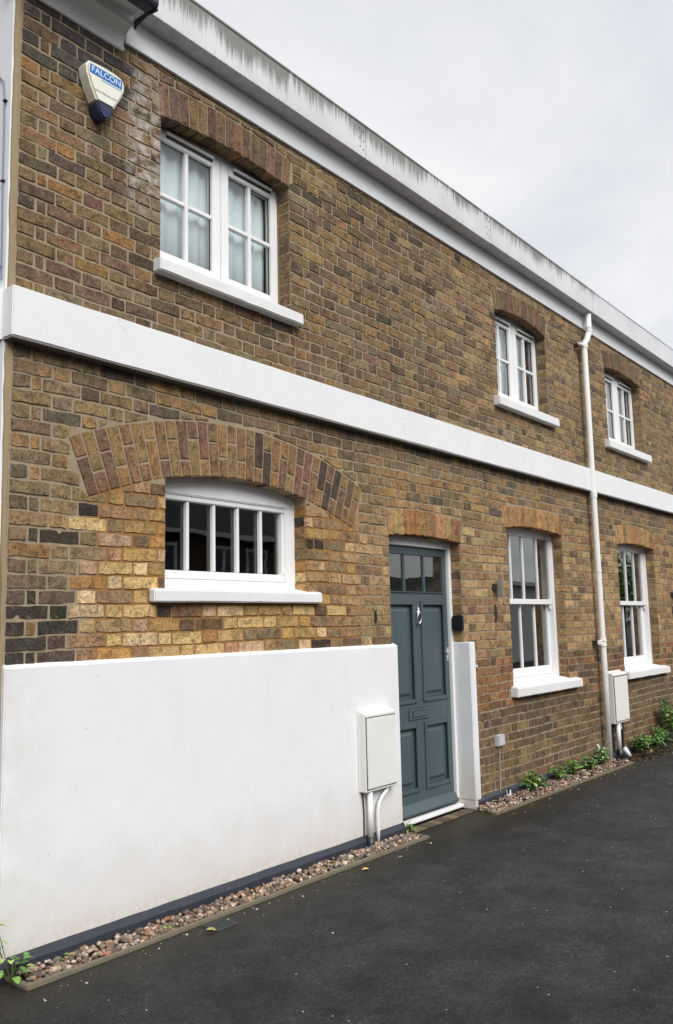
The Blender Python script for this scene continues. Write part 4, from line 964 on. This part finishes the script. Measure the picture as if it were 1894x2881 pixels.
# ------------------------------------------------------------------ across the lane: what the panes mirror
DB = mat_plain('dark_brick_far', (.085, .060, .045), .9, .1, .3, 3); SLATE = mat_plain('dark_slate', (.03, .031, .034), .6, .3, .3, 4); PALER = mat_white('pale_render_far', (.70, .70, .68), .8)
def far_house(name, x0, x1, y, eave, ridge, wallm, wins, label):
    r = tag(empty(name, loc=((x0 + x1) / 2, y, GZ)), label, 'house')
    def q(nm, bb, m, par=None):
        o = bb.build(nm, m, None); o.parent = par or r
        if not par: o.matrix_parent_inverse = Matrix.Translation(-r.location)
        return o
    q('wall', mb().box(x0, x1, y - 7, y, GZ - .05, eave), wallm)
    q('roof', mb().prism([(y + .35, eave - .12), (y + .35, eave), (y - 3.5, ridge), (y - 7.35, eave), (y - 7.35, eave - .12)], 'x', x0 - .3, x1 + .3), SLATE)
    q('gutter', mb().box(x0 - .3, x1 + .3, y + .35, y + .46, eave - .14, eave - .03), PALER)
    for (a_, b_, c_, d_) in wins:
        f = mb(); rect_frame(f, a_, b_, c_, d_, .07, .07, .07, .07, y, y + .05); f.box((a_ + b_) / 2 - .03, (a_ + b_) / 2 + .03, y, y + .048, c_ + .07, d_ - .07); fo = q('window', f, FRAME)
        p_ = mb().box(a_ + .07, b_ - .07, y + .004, y + .012, c_ + .07, d_ - .07).build('pane', NAVY); p_.parent = fo
far_house('brick_house_opposite', -6, 21, -11, 2.25, 5.0, DB, [(2, 3.1, .6, 1.8), (8, 9.1, .6, 1.8), (12.2, 12.9, .7, 1.95), (13.9, 14.7, .9, 1.95), (15.1, 15.9, .9, 1.95), (18, 19.2, .6, 1.8)], 'dark brick house across the lane mirrored in the kitchen window panes')
far_house('white_house_opposite', 24, 36, -11, 1.45, 1.7, PALER, [(26, 27.2, -.3, 1.1), (31.4, 32.3, -.3, 1.1), (34, 35, -.3, 1.1)], 'white house across the lane mirrored in the sash window by the door')
tr = tag(empty('tree', loc=(43, -12, GZ)), 'green tree across the lane mirrored in the far sash window', 'tree')
tk = mb().tube([(0, 0, 0), (.1, 0, 1.5), (0, .1, 3.2)], [.22, .17, .08], 8).build('trunk', STEMM); tk.parent = tr
cr_ = mb(); rt = random.Random(9)
for i in range(5200):
    t, ph, q = rt.uniform(0, 6.3), rt.uniform(-1, 1), rt.random() ** .4; p = Vector((math.cos(t) * math.sqrt(1 - ph * ph) * 2.6 * q, math.sin(t) * math.sqrt(1 - ph * ph) * 2.4 * q, 3.1 + ph * 2.0 * q)) * (1 + .1 * math.sin(t * 5))
    blade(cr_, p, (rt.uniform(-1, 1), rt.uniform(-1, 1), rt.uniform(-.4, .8)), .22, .08, rt.choice(GRN), .3, .2, 2)
o = cr_.build('crown', LEAF, tint=True); o.parent = tr
